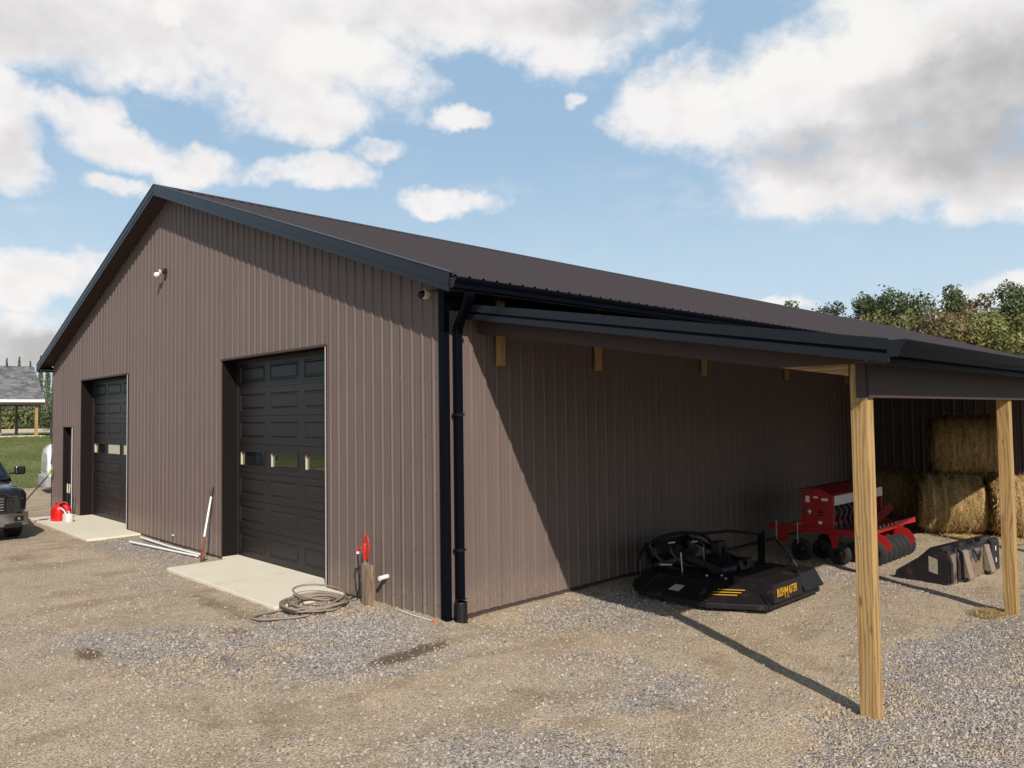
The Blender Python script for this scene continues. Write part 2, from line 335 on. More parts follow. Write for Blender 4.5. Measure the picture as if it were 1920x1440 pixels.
def empty(name, loc, rz=0., label=None, cat=None, group=None):
    o = bpy.data.objects.new(name, None); COL.objects.link(o); o.location = loc; o.rotation_euler = (0, 0, rz); o.empty_display_size = .2
    return tag(o, label, cat, group)
def kids(o): return [c for c in bpy.data.objects if c.parent == o]
def copy_tree(o, parent=None):
    c = o.copy(); COL.objects.link(c)
    if parent: c.parent = parent
    for ch in kids(o): copy_tree(ch, c)
    return c
def fbm(x, y, s, o=4):
    return noise.fractal((x * s, y * s, 3.7), .55, 2.1, o)

# ------------------------------------------------------------------ terrain
def sm(a, b, x): t = max(0, min(1, (x - a) / (b - a))); return t * t * (3 - 2 * t)
def terr(x, y):
    z = 1.65 * sm(-27, -49, x) + .9 * sm(-50, -110, x)
    z += 1.6 * sm(-30, -90, y) * (1 - sm(-27, -49, x))
    return z
def axis_pts(lo, hi, step, far):
    p = []; x = lo
    while x < hi - 1e-6: p.append(x); x += step
    p.append(hi); d = step; x = hi
    while x < far: d *= 1.22; x += d; p.append(x)
    d = step; x = lo; q = []
    while x > -far: d *= 1.22; x -= d; q.append(x)
    return q[::-1] + p
gx = axis_pts(-60, 12, 2., 2500); gy = axis_pts(-30, 30, 2., 2500)
g = MB(); nx = len(gx)
for y in gy:
    for x in gx: g.v.append((x, y, terr(x, y) - .05 + (.06 * fbm(x, y, .15) if abs(x) < 200 else 0) * sm(-20, -30, x)))
for j in range(len(gy) - 1):
    for i in range(nx - 1): a = j * nx + i; g.f.append((a, a + 1, a + nx + 1, a + nx)); g.sm.append(True)
tag(g.build('ground', M['grass']), kind='structure')

def gravel_mask(x, y):
    m = .20 + .30 * fbm(x, y, .45)
    def e(cx, cy, rx, ry, k, rot=0.):
        c, s_ = cos(rot), sin(rot); dx, dy = x - cx, y - cy; u = (c * dx + s_ * dy) / rx; v_ = (-s_ * dx + c * dy) / ry
        return k * max(0, 1 - (u * u + v_ * v_)) ** .6
    m += e(-.6, -1.1, 2.2, 1.0, .75, -.15) + e(-9, -.6, 2.6, .9, .7) + e(-1.2, -2.7, 2.3, .9, .5, .3) + e(2.5, -.3, 1.3, 1.0, .5, .4) + e(1.2, 1.0, 1.4, .45, .3, 1.2)
    m += .75 * sm(-.25, .35, (x - 4.55) - max(0, -y) * .22 - max(0, .2 - abs(y - .4)) * .1 + .3 * fbm(x, y, .8))
    m += e(3.6, -1.9, 1.3, .7, .5, .5) + e(.8, 2.5, .5, 3, .4) + e(2, 6, 2.4, .6, .25)
    m -= e(1.9, -1.4, .7, 2.2, .55, -.5) + e(3.3, 1.5, 1.0, 1.4, .35)
    return m
def damp(x, y):
    d = 0
    for cx, cy, rx, ry, k in ((.62, -1.05, .17, .62, 1.4), (-3.0, -1.55, 1.6, .22, .75), (-2.0, -3.5, .28, .14, 1.3), (-.6, -2.55, .35, .2, .6), (-9.5, -2.6, 1.2, .5, .6), (.6, -3.3, .8, .35, .6), (1.3, -3.0, .5, .2, .6), (2.4, -1.0, .5, .2, .6), (3.6, -.35, .35, .2, .5), (-5.5, -3, 1.5, .5, .35), (-13.4, -2.6, 1.4, .8, .5), (-1.6, -2.0, .5, .2, .8)):
        u = (x - cx) / rx; v_ = (y - cy) / ry; d = max(d, k * max(0, 1 - .6 * (u * u + v_ * v_)))
    return d
def gh(x, y):
    z = .014 * fbm(x, y, .7) + .008 * fbm(x, y, 3.0, 3)
    z += .05 * max(0, 1 - ((x + .5) / 1.9) ** 2) * sm(-1.3, -.3, y) * (1 - sm(0, .3, y))
    z += .045 * math.exp(-((x - 4.35) ** 2 / .09 + (y - .25) ** 2 / .25)) + .02 * sm(4.6, 5.3, x)
    z += .03 * sm(.8, .1, x) * sm(.2, .6, y) * sm(-.1, .05, x)
    return z
def irr(lo, hi, step, far, g_):
    p = []; x = lo
    while x < hi: p.append(x); x += step
    d = step
    while x < far[1]: p.append(x); d *= g_; x += d
    p.append(far[1]); q = []; d = step; x = lo - d
    while x > far[0]: q.append(x); d *= g_; x -= d
    q.append(far[0]); return q[::-1] + p
yx = irr(-5, 6.5, .07, (-28.5, 26), 1.05); yy = irr(-6, 7, .07, (-21, 60), 1.05)
yd = MB(); ga = []; da = []; nx = len(yx)
for y in yy:
    for x in yx:
        e_ = sm(-27.5, -28.5, x + .4 * fbm(x, y, .5)) + sm(-19.5, -21, y) + sm(24, 26, x) + sm(57, 60, y)
        yd.v.append((x, y, gh(x, y) - .12 * min(1, e_) + .0)); ga.append(gravel_mask(x, y)); da.append(damp(x, y))
for j in range(len(yy) - 1):
    for i in range(nx - 1): a = j * nx + i; yd.f.append((a, a + 1, a + nx + 1, a + nx)); yd.sm.append(True)
tag(yd.build('gravel_yard', M['ground'], attr={'gravel': ga, 'damp': da}), kind='structure')

# loose stones lying on the yard (geometry nodes, uncountable)
SLABS = [(-6.3, -1.16, -2.2, .35), (-16.25, -1.15, -10.8, .35)]
cx_, cy_ = 7.5, -6.1
st = MB(); dens = []; sx_ = [-19 + .25 * i for i in range(105)]; sy_ = [-6 + .25 * i for i in range(76)]; nx = len(sx_)
for y in sy_:
    for x in sx_:
        st.v.append((x, y, gh(x, y) - .002))
        d = math.hypot(x - cx_, y - cy_); mk = max(0, min(1, gravel_mask(x, y)))
        mk = max(0, min(1, mk + .35 * fbm(x, y, .9))); mac_ = noise.fractal((x * 1.0, y * .45, 9.1), .6, 2., 4); k = (330 + 2300 * mk ** 1.3) * (1 - .6 * sm(.0, .35, mac_) * (1 - mk)) / (1 + (d / 9.5) ** 3.2) * (1 - .9 * min(1, damp(x, y)))
        if x < -.0 and y > .05: k = 0
        if d > 22: k = 0
        for (a, b, c, e_) in SLABS:
            if a < x < c and b < y < e_: k = 0
        # outside what the picture takes in
        dx, dy = x - cx_, y - cy_; fx = dx * R.x + dy * R.y; fz = dx * F.x + dy * F.y
        if fz < 1 or abs(fx) / fz > .85: k = 0
        dens.append(k)
for j in range(len(sy_) - 1):
    for i in range(nx - 1): a = j * nx + i; st.f.append((a, a + 1, a + nx + 1, a + nx)); st.sm.append(True)
so = st.build('loose_gravel', M['stone'], attr={'dens': dens}); tag(so, 'loose crushed gray and tan gravel lying over the yard', 'gravel', kind='stuff')
def scatter(o, name, mt, smin, smax, seed, cone=False, tilt=3.1):
    ng = bpy.data.node_groups.new(name, 'GeometryNodeTree'); ng.interface.new_socket('Geometry', in_out='INPUT', socket_type='NodeSocketGeometry'); ng.interface.new_socket('Geometry', in_out='OUTPUT', socket_type='NodeSocketGeometry')
    L = ng.links.new; n = ng.nodes.new; gi = n('NodeGroupInput'); go = n('NodeGroupOutput')
    dp = n('GeometryNodeDistributePointsOnFaces'); at = n('GeometryNodeInputNamedAttribute'); at.data_type = 'FLOAT'; at.inputs[0].default_value = 'dens'
    L(gi.outputs[0], dp.inputs[0]); L(at.outputs[0], dp.inputs['Density']); dp.inputs['Seed'].default_value = seed
    if cone:
        ic = n('GeometryNodeMeshCone'); ic.inputs['Vertices'].default_value = 3; ic.inputs['Radius Bottom'].default_value = .5; ic.inputs['Depth'].default_value = 2.; src = ic.outputs[0]
    else:
        ic = n('GeometryNodeMeshIcoSphere'); ic.inputs['Subdivisions'].default_value = 1; src = ic.outputs[0]
    smn = n('GeometryNodeSetMaterial'); smn.inputs['Material'].default_value = mt; L(src, smn.inputs[0])
    rr = n('FunctionNodeRandomValue'); rr.data_type = 'FLOAT_VECTOR'; rr.inputs[0].default_value = (-tilt, -tilt, -3.1); rr.inputs[1].default_value = (tilt, tilt, 3.1)
    rs = n('FunctionNodeRandomValue'); rs.data_type = 'FLOAT_VECTOR'; rs.inputs[0].default_value = smin; rs.inputs[1].default_value = smax; rs.inputs['Seed'].default_value = 5
    ru = n('FunctionNodeRandomValue'); ru.data_type = 'FLOAT'; ru.inputs[2].default_value = .0; ru.inputs[3].default_value = 1.; ru.inputs['Seed'].default_value = 9
    pw = n('ShaderNodeMath'); pw.operation = 'POWER'; L(ru.outputs[1], pw.inputs[0]); pw.inputs[1].default_value = 2.5
    ad = n('ShaderNodeMath'); ad.operation = 'MULTIPLY_ADD'; L(pw.outputs[0], ad.inputs[0]); ad.inputs[1].default_value = .85; ad.inputs[2].default_value = .55
    ip = n('GeometryNodeInstanceOnPoints'); L(dp.outputs[0], ip.inputs['Points']); L(smn.outputs[0], ip.inputs['Instance']); L(rr.outputs[0], ip.inputs['Rotation'])
    vm = n('ShaderNodeVectorMath'); vm.operation = 'SCALE'; L(rs.outputs[0], vm.inputs[0]); L(ad.outputs[0], vm.inputs['Scale']); L(vm.outputs[0], ip.inputs['Scale'])
    L(ip.outputs[0], go.inputs[0]); md = o.modifiers.new(name, 'NODES'); md.node_group = ng
scatter(so, 'scatter_stones', M['stone'], (.010, .008, .005), (.022, .017, .012), 3)

# grass blades on the near strip of the lawn
gr = MB(); dn = []; xs_ = [-62 + 1.0 * i for i in range(36)]; ys_ = [-8 + 1.0 * i for i in range(26)]; nx = len(xs_)
for y in ys_:
    for x in xs_: gr.v.append((x, y, terr(x, y) - .05 + .06 * fbm(x, y, .15) * sm(-20, -30, x))); dn.append(60 * sm(-26.6, -27.6, x + .5 * fbm(x, y, .5)))
for j in range(len(ys_) - 1):
    for i in range(nx - 1): a = j * nx + i; gr.f.append((a, a + 1, a + nx + 1, a + nx)); gr.sm.append(True)
go_ = gr.build('grass', M['grass'], attr={'dens': dn}); tag(go_, 'mown green grass sloping up behind the barn', 'grass', kind='stuff')
scatter(go_, 'scatter_grass', M['grass'], (.03, .03, .025), (.06, .06, .05), 8, True, .35)

# ------------------------------------------------------------------ barn
barn = empty('pole_barn', (0, 0, 0), 0, 'large brown steel pole barn with black trim, two garage doors and an open lean-to', 'barn')
W = -18.6; XM = -9.3; YE = 43.2; RIB = .2286; PAN = .9144
SL = .3367
def rooftop(x): return 7.58 - SL * abs(x - XM)
def profile(s0, s1):
    """major rib each 9 inches with two low minor ribs between"""
    pts = []; k = math.floor(s0 / RIB) - 1
    while k * RIB < s1 + RIB:
        b = k * RIB
        pts += [(b - .030, 0), (b - .011, .019), (b + .011, .019), (b + .030, 0), (b + .075, 0), (b + .082, .003), (b + .094, .003), (b + .101, 0), (b + .132, 0), (b + .139, .003), (b + .151, .003), (b + .158, 0)]
        k += 1
    out = []
    for i in range(len(pts) - 1):
        (a, ha), (b, hb) = pts[i], pts[i + 1]
        if b <= s0 or a >= s1: continue
        if a < s0: ha = ha + (hb - ha) * (s0 - a) / (b - a); a = s0
        if b > s1: hb = ha + (hb - ha) * (s1 - a) / (b - a); b = s1
        out.append((a, ha, b, hb))
    return out
def panel(s0, s1, top, bottoms, P, cuts=()):
    m = MB(); segs = []
    for a, ha, b, hb in profile(s0, s1):
        xs = [a] + [c for c in cuts if a + 1e-4 < c < b - 1e-4] + [b]
        for i in range(len(xs) - 1):
            h = lambda q: ha + (hb - ha) * (q - a) / (b - a)
            segs.append((xs[i], h(xs[i]), xs[i + 1], h(xs[i + 1])))
    for a, ha, b, hb in segs:
        zb = bottoms((a + b) / 2)
        m.add([P(a, ha, zb), P(b, hb, zb), P(b, hb, top(b)), P(a, ha, top(a))], [(0, 1, 2, 3)])
    return m
DH = 3.69
DOORS = [(-6.56, -2.85), (-15.62, -11.87)]; MAN = (-17.35, -16.45, 2.42)
def gbot(s):
    for a, b in DOORS:
        if a < s < b: return DH
    if MAN[0] < s < MAN[1]: return MAN[2]
    return .03
cuts = [q for d in DOORS for q in d] + [MAN[0], MAN[1], XM]
s = -PAN * 21
idx = 0
s_edge = W
while s < -.001:
    a, b = max(s, W), min(s + PAN, 0)
    if b > a + .01:
        panel(a, b, lambda x: rooftop(x) - .10, gbot, lambda s_, h, z: (s_, -h - (.003 if idx % 2 else 0), z), cuts).build('wall_panel', M['wall'], barn)
    s += PAN; idx += 1
y = .0; idx = 0
while y < YE - .01:
    b = min(y + PAN, YE)
    panel(y, b, lambda q: 4.20, lambda q: .07, lambda s_, h, z: (h + (.003 if idx % 2 else 0), s_, z)).build('wall_panel', M['wall'], barn)
    y += PAN; idx += 1
panel(0, YE, lambda q: 4.20, lambda q: .03, lambda s_, h, z: (W - h, s_, z)).build('wall_panel', M['wall'], barn)
panel(W, 0, lambda x: rooftop(x) - .10, lambda q: .03, lambda s_, h, z: (s_, YE + h, z), [XM]).build('wall_panel', M['wall'], barn)
# roof
ES = .50; YO = -.32
y = YO; idx = 0
def roofP(side):
    def f(s_, h, t):  # t = horizontal distance from ridge
        x = XM + side * t; return (x + side * h * SL * .95, s_, 7.58 - SL * t + h)
    return f
while y < YE + .3:
    b = min(y + PAN, YE + .32)
    for side in (1, -1):
        panel(y, b, lambda q: .0, lambda q: 9.3 + ES, roofP(side)).build('roof_panel', M['roof'], barn)
    y += PAN
def slope_prism(x0, x1, y0, y1, ztop_off, thick):
    m = MB()
    zt = lambda x: rooftop(x) - ztop_off
    m.prism([(x0, zt(x0) - thick), (x1, zt(x1) - thick), (x1, zt(x1)), (x0, zt(x0))], lambda a, b: (a, y0, b), lambda a, b: (a, y1, b)); return m
# soffit of gable overhang + rake trim
for x0, x1 in ((W - ES, XM), (XM, ES)):
    slope_prism(x0, x1, -.31, -.022, .17, .012).build('soffit', M['soffit'], barn)
    slope_prism(x0, x1, YO - .02, YO + .0, -.035, .235).build('rake_trim', M['trim'], barn, .003)
    slope_prism(x0, x1, YO - .028, YO - .02, .10, .02).build('rake_lip', M['trim'], barn)
    slope_prism(x0, x1, YO - .03, YO + .09, -.043, .008).build('rake_cap', M['trim'], barn)
MB().prism([(XM - .18, rooftop(XM - .18) + .025), (XM, 7.63), (XM + .18, rooftop(XM + .18) + .025), (XM, 7.61)], lambda a, b: (a, YO, b), lambda a, b: (a, YE + .3, b)).build('ridge_cap', M['roof'], barn)
EZ = rooftop(ES)
for side, xo in ((1, ES), (-1, W - ES)):
    MB().box(min(xo, xo - side * .02), YO + .01, EZ - .175, max(xo, xo - side * .02), YE + .3, EZ - .02).build('eave_fascia', M['trim'], barn)
    xi = 0.035 if side > 0 else W - .035
    MB().box(min(xo - side * .02, xi), YO + .01, EZ - .13, max(xo - side * .02, xi), YE + .3, EZ - .12).build('eave_soffit', M['trim'], barn)
def gutter_profile(x0, zt, side=1, k=1.):
    # K-style: outside points
    p = [(0, -.12 * k), (.075 * k, -.12 * k), (.085 * k, -.075 * k), (.11 * k, -.045 * k), (.125 * k, -.015 * k), (.125 * k, 0), (.115 * k, 0), (.115 * k, -.015 * k), (.1 * k, -.04 * k), (.075 * k, -.07 * k), (.067 * k, -.112 * k), (.006, -.112 * k), (.006, 0), (0, 0)]
    return [(x0 + side * a, zt + b) for a, b in p]
MB().prism(gutter_profile(ES + .003, EZ - .035), lambda a, b: (a, YO, b), lambda a, b: (a, YE, b)).build('gutter', M['gutter'], barn)
MB().prism([(ES + .003, EZ - .155), (ES + .08, EZ - .155), (ES + .09, EZ - .11), (ES + .128, EZ - .05), (ES + .128, EZ - .035), (ES + .003, EZ - .035)], lambda a, b: (a, YO - .004, b), lambda a, b: (a, YO - .0005, b)).build('gutter_end_cap', M['trim'], barn)
# corner trim
MB().box(-.085, -.026, .02, .028, -.021, rooftop(-.085) - .13).build('corner_trim', M['gutter'], barn)
MB().box(.023, -.021, .02, .028, .06, 3.94).build('corner_trim', M['gutter'], barn)
MB().box(.0235, -.021, 3.945, .0295, YE, 4.19).build('frieze_trim', M['gutter'], barn)
MB().box(W - .026, -.026, .02, W + .06, -.021, 4.1).build('corner_trim', M['trim'], barn)
MB().box(W - .10, YO, EZ - .2, W - .026, -.02, 4.12).build('corner_box', M['trim'], barn)
MB().box(.0, .1, -.03, .03, YE, .066).build('skirt_board', M['soffit'], barn)
for a, b in ((W, DOORS[1][0]), (DOORS[1][1], DOORS[0][0]), (DOORS[0][1], -.14)):
    MB().box(a, -.024, -.03, b, 0, .034).build('base_trim', M['soffit'], barn)
# eave return box at the corner

# downspout, elbows and corrugated drain
ds = MB(); dy = .15
def rectube(m, pts, wx, wy):
    n = len(pts)
    vs = []
    for p in pts:
        for i, j in ((-1, -1), (1, -1), (1, 1), (-1, 1)): vs.append((p[0] + i * wx / 2, p[1] + j * wy / 2, p[2]))
    fs = [(q * 4 + k, q * 4 + (k + 1) % 4, q * 4 + 4 + (k + 1) % 4, q * 4 + 4 + k) for q in range(n - 1) for k in range(4)]
    m.add(vs, fs)
rectube(ds, [(.085, dy, z_ / 10) for z_ in range(3, 37, 3)] + [(.085, dy, 3.66)], .075, .10)
dsp = ds.build('downspout', M['gutter'], barn, .006)
el_ = MB(); pts = []
for i in range(19):
    t = i / 18; pts.append((.085 + .47 * sm(0, 1, t), dy - .20 * sm(0, 1, t), 3.66 + .43 * t + (.006 if i % 2 else 0)))
rectube(el_, [(p[0], p[1], p[2]) for p in pts], .085, .105); el_.build('elbow', M['gutter'], dsp)
cor = MB(); pr = [(i * .0155 + (.004 if i % 2 else 0), .084 if i % 2 else .062) for i in range(21)]
cor.lathe(pr, (.11, .14, -.03), (0, 0, 1), 24); cor.lathe([(.311, .072), (.312, .0)], (.11, .14, 0), (0, 0, 1), 24); cor.build('drain_pipe', M['plastic'], dsp)
for z_ in (.9, 2.6): MB().box(.03, dy - .065, z_, .128, dy + .065, z_ + .03).build('strap', M['plastic'], dsp)
# screws
scw = MB()
def dotg(c, nrm):
    u = Vector((0, 0, 1)); t = Vector(nrm).cross(u).normalized(); c = Vector(c); n_ = Vector(nrm); r_ = .009
    vs = [c + (t * cos(q * pi / 3) + u * sin(q * pi / 3)) * r_ for q in range(6)] + [c + n_ * .006]
    scw.add(vs, [(q, (q + 1) % 6, 6) for q in range(6)])
for z_ in (.2, .85, 1.6, 2.35, 3.1, 3.85):
    k = 0
    while k * RIB < 14: dotg((.004, k * RIB + .05, z_), (1, 0, 0)); k += 1
    k = 1
    while k * RIB < 18.4:
        x = -k * RIB + .05
        if z_ > gbot(x) + .05: dotg((x, -.004, z_), (0, -1, 0))
        k += 1
tag(scw.build('screw_heads', M['screw'], barn), kind='stuff')

# garage doors
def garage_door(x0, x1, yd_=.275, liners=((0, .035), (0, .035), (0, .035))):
    d = empty('garage_door', (0, 0, 0)); d.parent = barn
    MB().box(x0 - .02, -.022, .0, x0, yd_ + .05, DH + .02).build('jamb', M['jamb'], d)
    MB().box(x1, -.022, .0, x1 + .02, yd_ + .05, DH + .02).build('jamb', M['jamb'], d)
    MB().box(x0, -.022, DH, x1, yd_ + .05, DH + .02).build('head_jamb', M['jamb'], d)
    MB().box(x1 - .002, -.034, .02, x1 + .016, -.0235, DH).build('jamb_edge', M['edge'], d)  # pale strip: sun glint on the trim edge put into its colour
    MB().box(x0 - .014, -.034, .02, x0 + .001, -.0235, DH + .02).build('jamb_edge', M['soffit'], d)
    MB().box(x0 - .035, -.034, DH - .002, x1 + .022, -.0235, DH + .035).build('jamb_edge', M['soffit'], d)
    MB().box(x0, yd_ - .02, .03, x0 + .045, yd_ + .005, DH - .03).build('weather_strip', M['black'], d)
    MB().box(x0 + .045, yd_ - .02, DH - .06, x1, yd_ + .005, DH).build('weather_strip', M['black'], d)
    MB().box(x0, yd_ - .005, .03, x1, yd_ + .05, .06).build('bottom_seal', M['black'], d)
    H = (DH - .06) / 7; Wd = (x1 - x0)
    cols = [(x0 + .11 + i * 1.21, x0 + .11 + i * 1.21 + 1.01) for i in range(3)]
    for r_ in range(7):
        z0 = .06 + r_ * H; m = MB(); z1 = z0 + H - .006
        ys = yd_
        pz0, pz1 = z0 + .10, z1 - .11
        # slab around the openings
        xs = [x0] + [q for c in cols for q in c] + [x1]
        m.box(x0, ys, z0, x1, ys + .045, pz0); m.box(x0, ys, pz1, x1, ys + .045, z1)
        for i in range(0, len(xs), 2): m.box(xs[i], ys, pz0, xs[i + 1], ys + .045, pz1)
        m.build('door_section', M['door'], d)
        for a, b in cols:
            b = min(b, x1 - .03)
            if r_ == 3:
                f = MB(); t = .03
                f.box(a, ys - .012, pz0, a + t, ys - .001, pz1); f.box(b - t, ys - .012, pz0, b, ys - .001, pz1); f.box(a + t, ys - .012, pz0, b - t, ys - .001, pz0 + t); f.box(a + t, ys - .012, pz1 - t, b - t, ys - .001, pz1)
                f.build('window_frame', M['door'], d)
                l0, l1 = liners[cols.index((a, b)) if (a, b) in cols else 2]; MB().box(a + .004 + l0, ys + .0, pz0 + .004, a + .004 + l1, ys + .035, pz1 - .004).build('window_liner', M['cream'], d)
                MB().add([(a, ys + .036, pz0), (b, ys + .036, pz0), (b, ys + .036, pz1), (a, ys + .036, pz1)], [(0, 1, 2, 3)]).build('window_pane', M['glass'], d)
            else:
                f = MB(); i1, i2 = .028, .05
                rect = lambda e, yy_: [(a + e, yy_, pz0 + e), (b - e, yy_, pz0 + e), (b - e, yy_, pz1 - e), (a + e, yy_, pz1 - e)]
                vs = rect(0, ys) + rect(.018, ys + .016) + rect(.034, ys + .016) + rect(.06, ys - .004)
                fs = [(l * 4 + k, l * 4 + (k + 1) % 4, l * 4 + 4 + (k + 1) % 4, l * 4 + 4 + k) for l in range(3) for k in range(4)] + [(12, 13, 14, 15)]
                f.add(vs, fs); f.build('raised_panel', M['door'], d)
    return d
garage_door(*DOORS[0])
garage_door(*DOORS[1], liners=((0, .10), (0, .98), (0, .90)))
ed = empty('entry_door', (0, 0, 0)); ed.parent = barn
a, b, t = MAN
MB().box(a - .02, -.02, .0, a, .2, t + .02).build('jamb', M['jamb'], ed); MB().box(b, -.02, .0, b + .02, .2, t + .02).build('jamb', M['jamb'], ed); MB().box(a, -.02, t, b, .2, t + .02).build('head_jamb', M['jamb'], ed)
MB().box(b - .0, -.034, .02, b + .014, -.022, t).build('jamb_edge', M['white'], ed)  # white colour here imitates the sun glint along the right edge
MB().box(a, .15, .02, b, .19, t).build('door_leaf', M['soffit'], ed)
MB().box(b - .2, .135, .25, b - .14, .149, t - .2).build('door_glass', M['glass'], ed)

# ------------------------------------------------------------------ lean-to
LY0, LY1 = .30, 13.9; LS = .168
def lt(x): return 4.03 - LS * x
k = 0; y = LY0
while y < LY1 - .01:
    b = min(y + PAN, LY1)
    panel(y, b, lambda q: .02, lambda q: 5.22, lambda s_, h, t: (t, s_, lt(t) + h - .02)).build('lean_to_roof_panel', M['roof'], barn); y += PAN
def ltprism(x0, x1, y0, y1, top, bot):
    return MB().prism([(x0, lt(x0) + bot), (x1, lt(x1) + bot), (x1, lt(x1) + top), (x0, lt(x0) + top)], lambda a, b: (a, y0, b), lambda a, b: (a, y1, b))
ltprism(.03, 5.24, LY0 - .022, LY0 - .002, .02, -.075).build('lean_to_rake_trim', M['trim'], barn, .002)
ltprism(.03, 5.24, LY0 - .010, LY0 - .001, -.075, -.105).build('lean_to_rake_groove', M['gutter'], barn)
ltprism(.03, 5.24, LY0 - .030, LY0 - .002, -.105, -.175).build('lean_to_rake_trim', M['trim'], barn, .002)
ltprism(.03, 5.2, LY0, .535, -.165, -.175).build('lean_to_soffit', M['soffit'], barn)
# clad front beam
bt = lambda x: 3.68 - .164 * x
MB().prism([(.04, bt(.04)), (4.15, 3.0), (4.94, 3.0), (4.94, lt(4.94) - .177), (.04, lt(.04) - .177)], lambda a, b: (a, .535, b), lambda a, b: (a, .56, b)).build('beam_cladding', M['soffit'], barn)
MB().prism([(.04, bt(.04) + .005), (4.80, bt(4.80) + .005), (4.80, lt(4.80) - .18), (.04, lt(.04) - .18)], lambda a, b: (a, .565, b), lambda a, b: (a, .63, b)).build('rafter', M['raft'], barn)
for y in (2.98, 5.97, 9.16, 12.2):
    MB().prism([(.04, bt(.04) + .02), (4.80, bt(4.80) + .02), (4.80, lt(4.80) - .10), (.04, lt(.04) - .10)], lambda a, b: (a, y - .02, b), lambda a, b: (a, y + .02, b)).build('rafter', M['raft'], barn)
for x in (.5, 1.2, 1.9, 2.6, 3.3, 4.0, 4.7):
    MB().box(x - .02, .64, lt(x) - .14, x + .02, LY1 - .05, lt(x) - .045).build('purlin', M['purl'], barn)
for y in (.93, 2.98, 5.97, 9.16, 12.2):
    MB().box(.03, y - .075, 3.26, .07, y + .075, 4.14).build('wall_bracket', M['post'], barn, .004)
for y in (.66, 5.22, 9.8, 13.8):
    p = MB().box(4.80, y - .07, -.3, 4.94, y + .07, 3.0 if y < 1 else 2.9); p.build('post', M['post'], barn, .004)
MB().box(4.943, .59, 2.705, 4.965, LY1, 3.0).build('header_cladding', M['soffit'], barn)
MB().box(4.86, .572, 2.705, 4.9425, .589, 2.999).build('header_cladding', M['soffit'], barn)
MB().box(4.82, .74, 2.72, 4.93, LY1 - .1, 2.99).build('header_beam', M['purl'], barn)
MB().box(4.966, .31, 2.99, 5.21, LY1, 3.0).build('header_soffit', M['soffit'], barn)
MB().box(5.21, .31, 2.97, 5.225, LY1, 3.16).build('header_fascia', M['gutter'], barn)
MB().prism(gutter_profile(5.228, 3.155, 1, 1.1), lambda a, b: (a, .28, b), lambda a, b: (a, LY1, b)).build('lean_to_gutter', M['gutter'], barn)
MB().prism([(5.228, 3.02), (5.31, 3.02), (5.33, 3.08), (5.365, 3.13), (5.365, 3.155), (5.228, 3.155)], lambda a, b: (a, .274, b), lambda a, b: (a, .279, b)).build('gutter_end_cap', M['trim'], barn)
x = .03; idx = 0
while x < 4.9:
    b = min(x + PAN, 4.93)
    panel(x, b, lambda q: lt(q) - .06, lambda q: .03, lambda s_, h, z: (s_, LY1 - .02 - h - (.003 if idx % 2 else 0), z)).build('wall_panel', M['wall'], barn); x += PAN; idx += 1

# ------------------------------------------------------------------ concrete aprons
def apron(x0, x1, yf, rx0, rx1, label):
    m = MB(); P = [(x0, yf), (x1, yf - .02), (x1, -.035), (rx1, -.035), (rx1, .34), (rx0, .34), (rx0, -.035), (x0, -.035)]
    m.prism(P, lambda a, b: (a, b, -.08), lambda a, b: (a, b, .045)); o = m.build('concrete_apron', M['conc'], None, .012); return tag(o, label, 'concrete apron')
apron(-6.25, -2.28, -1.13, -6.54, -2.87, 'pale concrete apron in front of the nearer garage door')
apron(-16.2, -10.85, -1.12, -15.60, -11.89, 'pale concrete apron with red gas can at the farther garage door')

# ------------------------------------------------------------------ wall lights
fl = empty('flood_light', (-9.45, -.02, 5.76), 0, 'white flood light with dark mount high on the gable wall', 'light'); fl.scale = (.78, .78, .78)
MB().cbox((.06, -.05, .05), (.13, .07, .15)).build('mount_box', M['plastic'], fl, .01)
MB().lathe([(0, .07), (.05, .085), (.055, .075), (.056, .0)], (-.02, -.12, .03), (-.3, -1, -.25), 16).build('lamp_ring', M['cream'], fl)
MB().lathe([(-.02, .0), (0, .045), (.10, .085), (.14, .075), (.141, 0)], (-.1, -.13, .0), (-.75, -.5, -.35), 16).build('lamp_head', M['white'], fl)
MB().tube([(.06, -.08, .03), (-.02, -.13, .03), (-.1, -.13, .01)], .014, 6).build('arm', M['plastic'], fl)
sc_o = empty('security_camera', (-.31, -.02, 4.18), 0, 'small round security camera under the eave near the corner', 'camera')
MB().lathe([(0, .07), (.06, .07), (.075, .05)], (0, 0, 0), (0, -1, 0), 20).build('housing', M['cream'], sc_o)
MB().lathe([(.055, .055), (.10, .045), (.125, .02), (.126, 0)], (-.02, 0, -.005), (-.25, -1, -.1), 16).build('lens_dome', M['plastic'], sc_o)

# ------------------------------------------------------------------ things along the gable wall
red = mat('red_enamel', (.50, .022, .010), .4, 0, .15, 20, col2=(.30, .02, .01), c2scale=12)
metal = mat('galvanised_metal', (.45, .44, .42), .4, .8)
hy = empty('yard_hydrant', (-1.52, -.20, 0), 0, 'red frost-free yard hydrant on a pipe by the wall', 'hydrant')
MB().tube([(0, 0, -.1), (0, 0, .66)], .017, 8).build('riser_pipe', metal, hy)
hd = MB(); hd.lathe([(0, .028), (.03, .036), (.10, .03), (.16, .034), (.20, .026), (.23, .02), (.235, 0)], (0, 0, .64), (0, 0, 1), 14)
hd.bar((-.002, 0, .84), (0, 0, .95), .035, .03); hd.build('head_casting', red, hy)
MB().tube([(0, 0, .77), (-.05, -.03, .80), (-.085, -.05, .79), (-.095, -.055, .745)], .019, 8).build('spout', red, hy)
lv = MB(); lv.tube([(0, 0, .95), (.03, .01, .97), (.055, .015, .93), (.075, .02, .85), (.07, .02, .76), (.04, .01, .69)], .012, 6); lv.build('lever', red, hy)
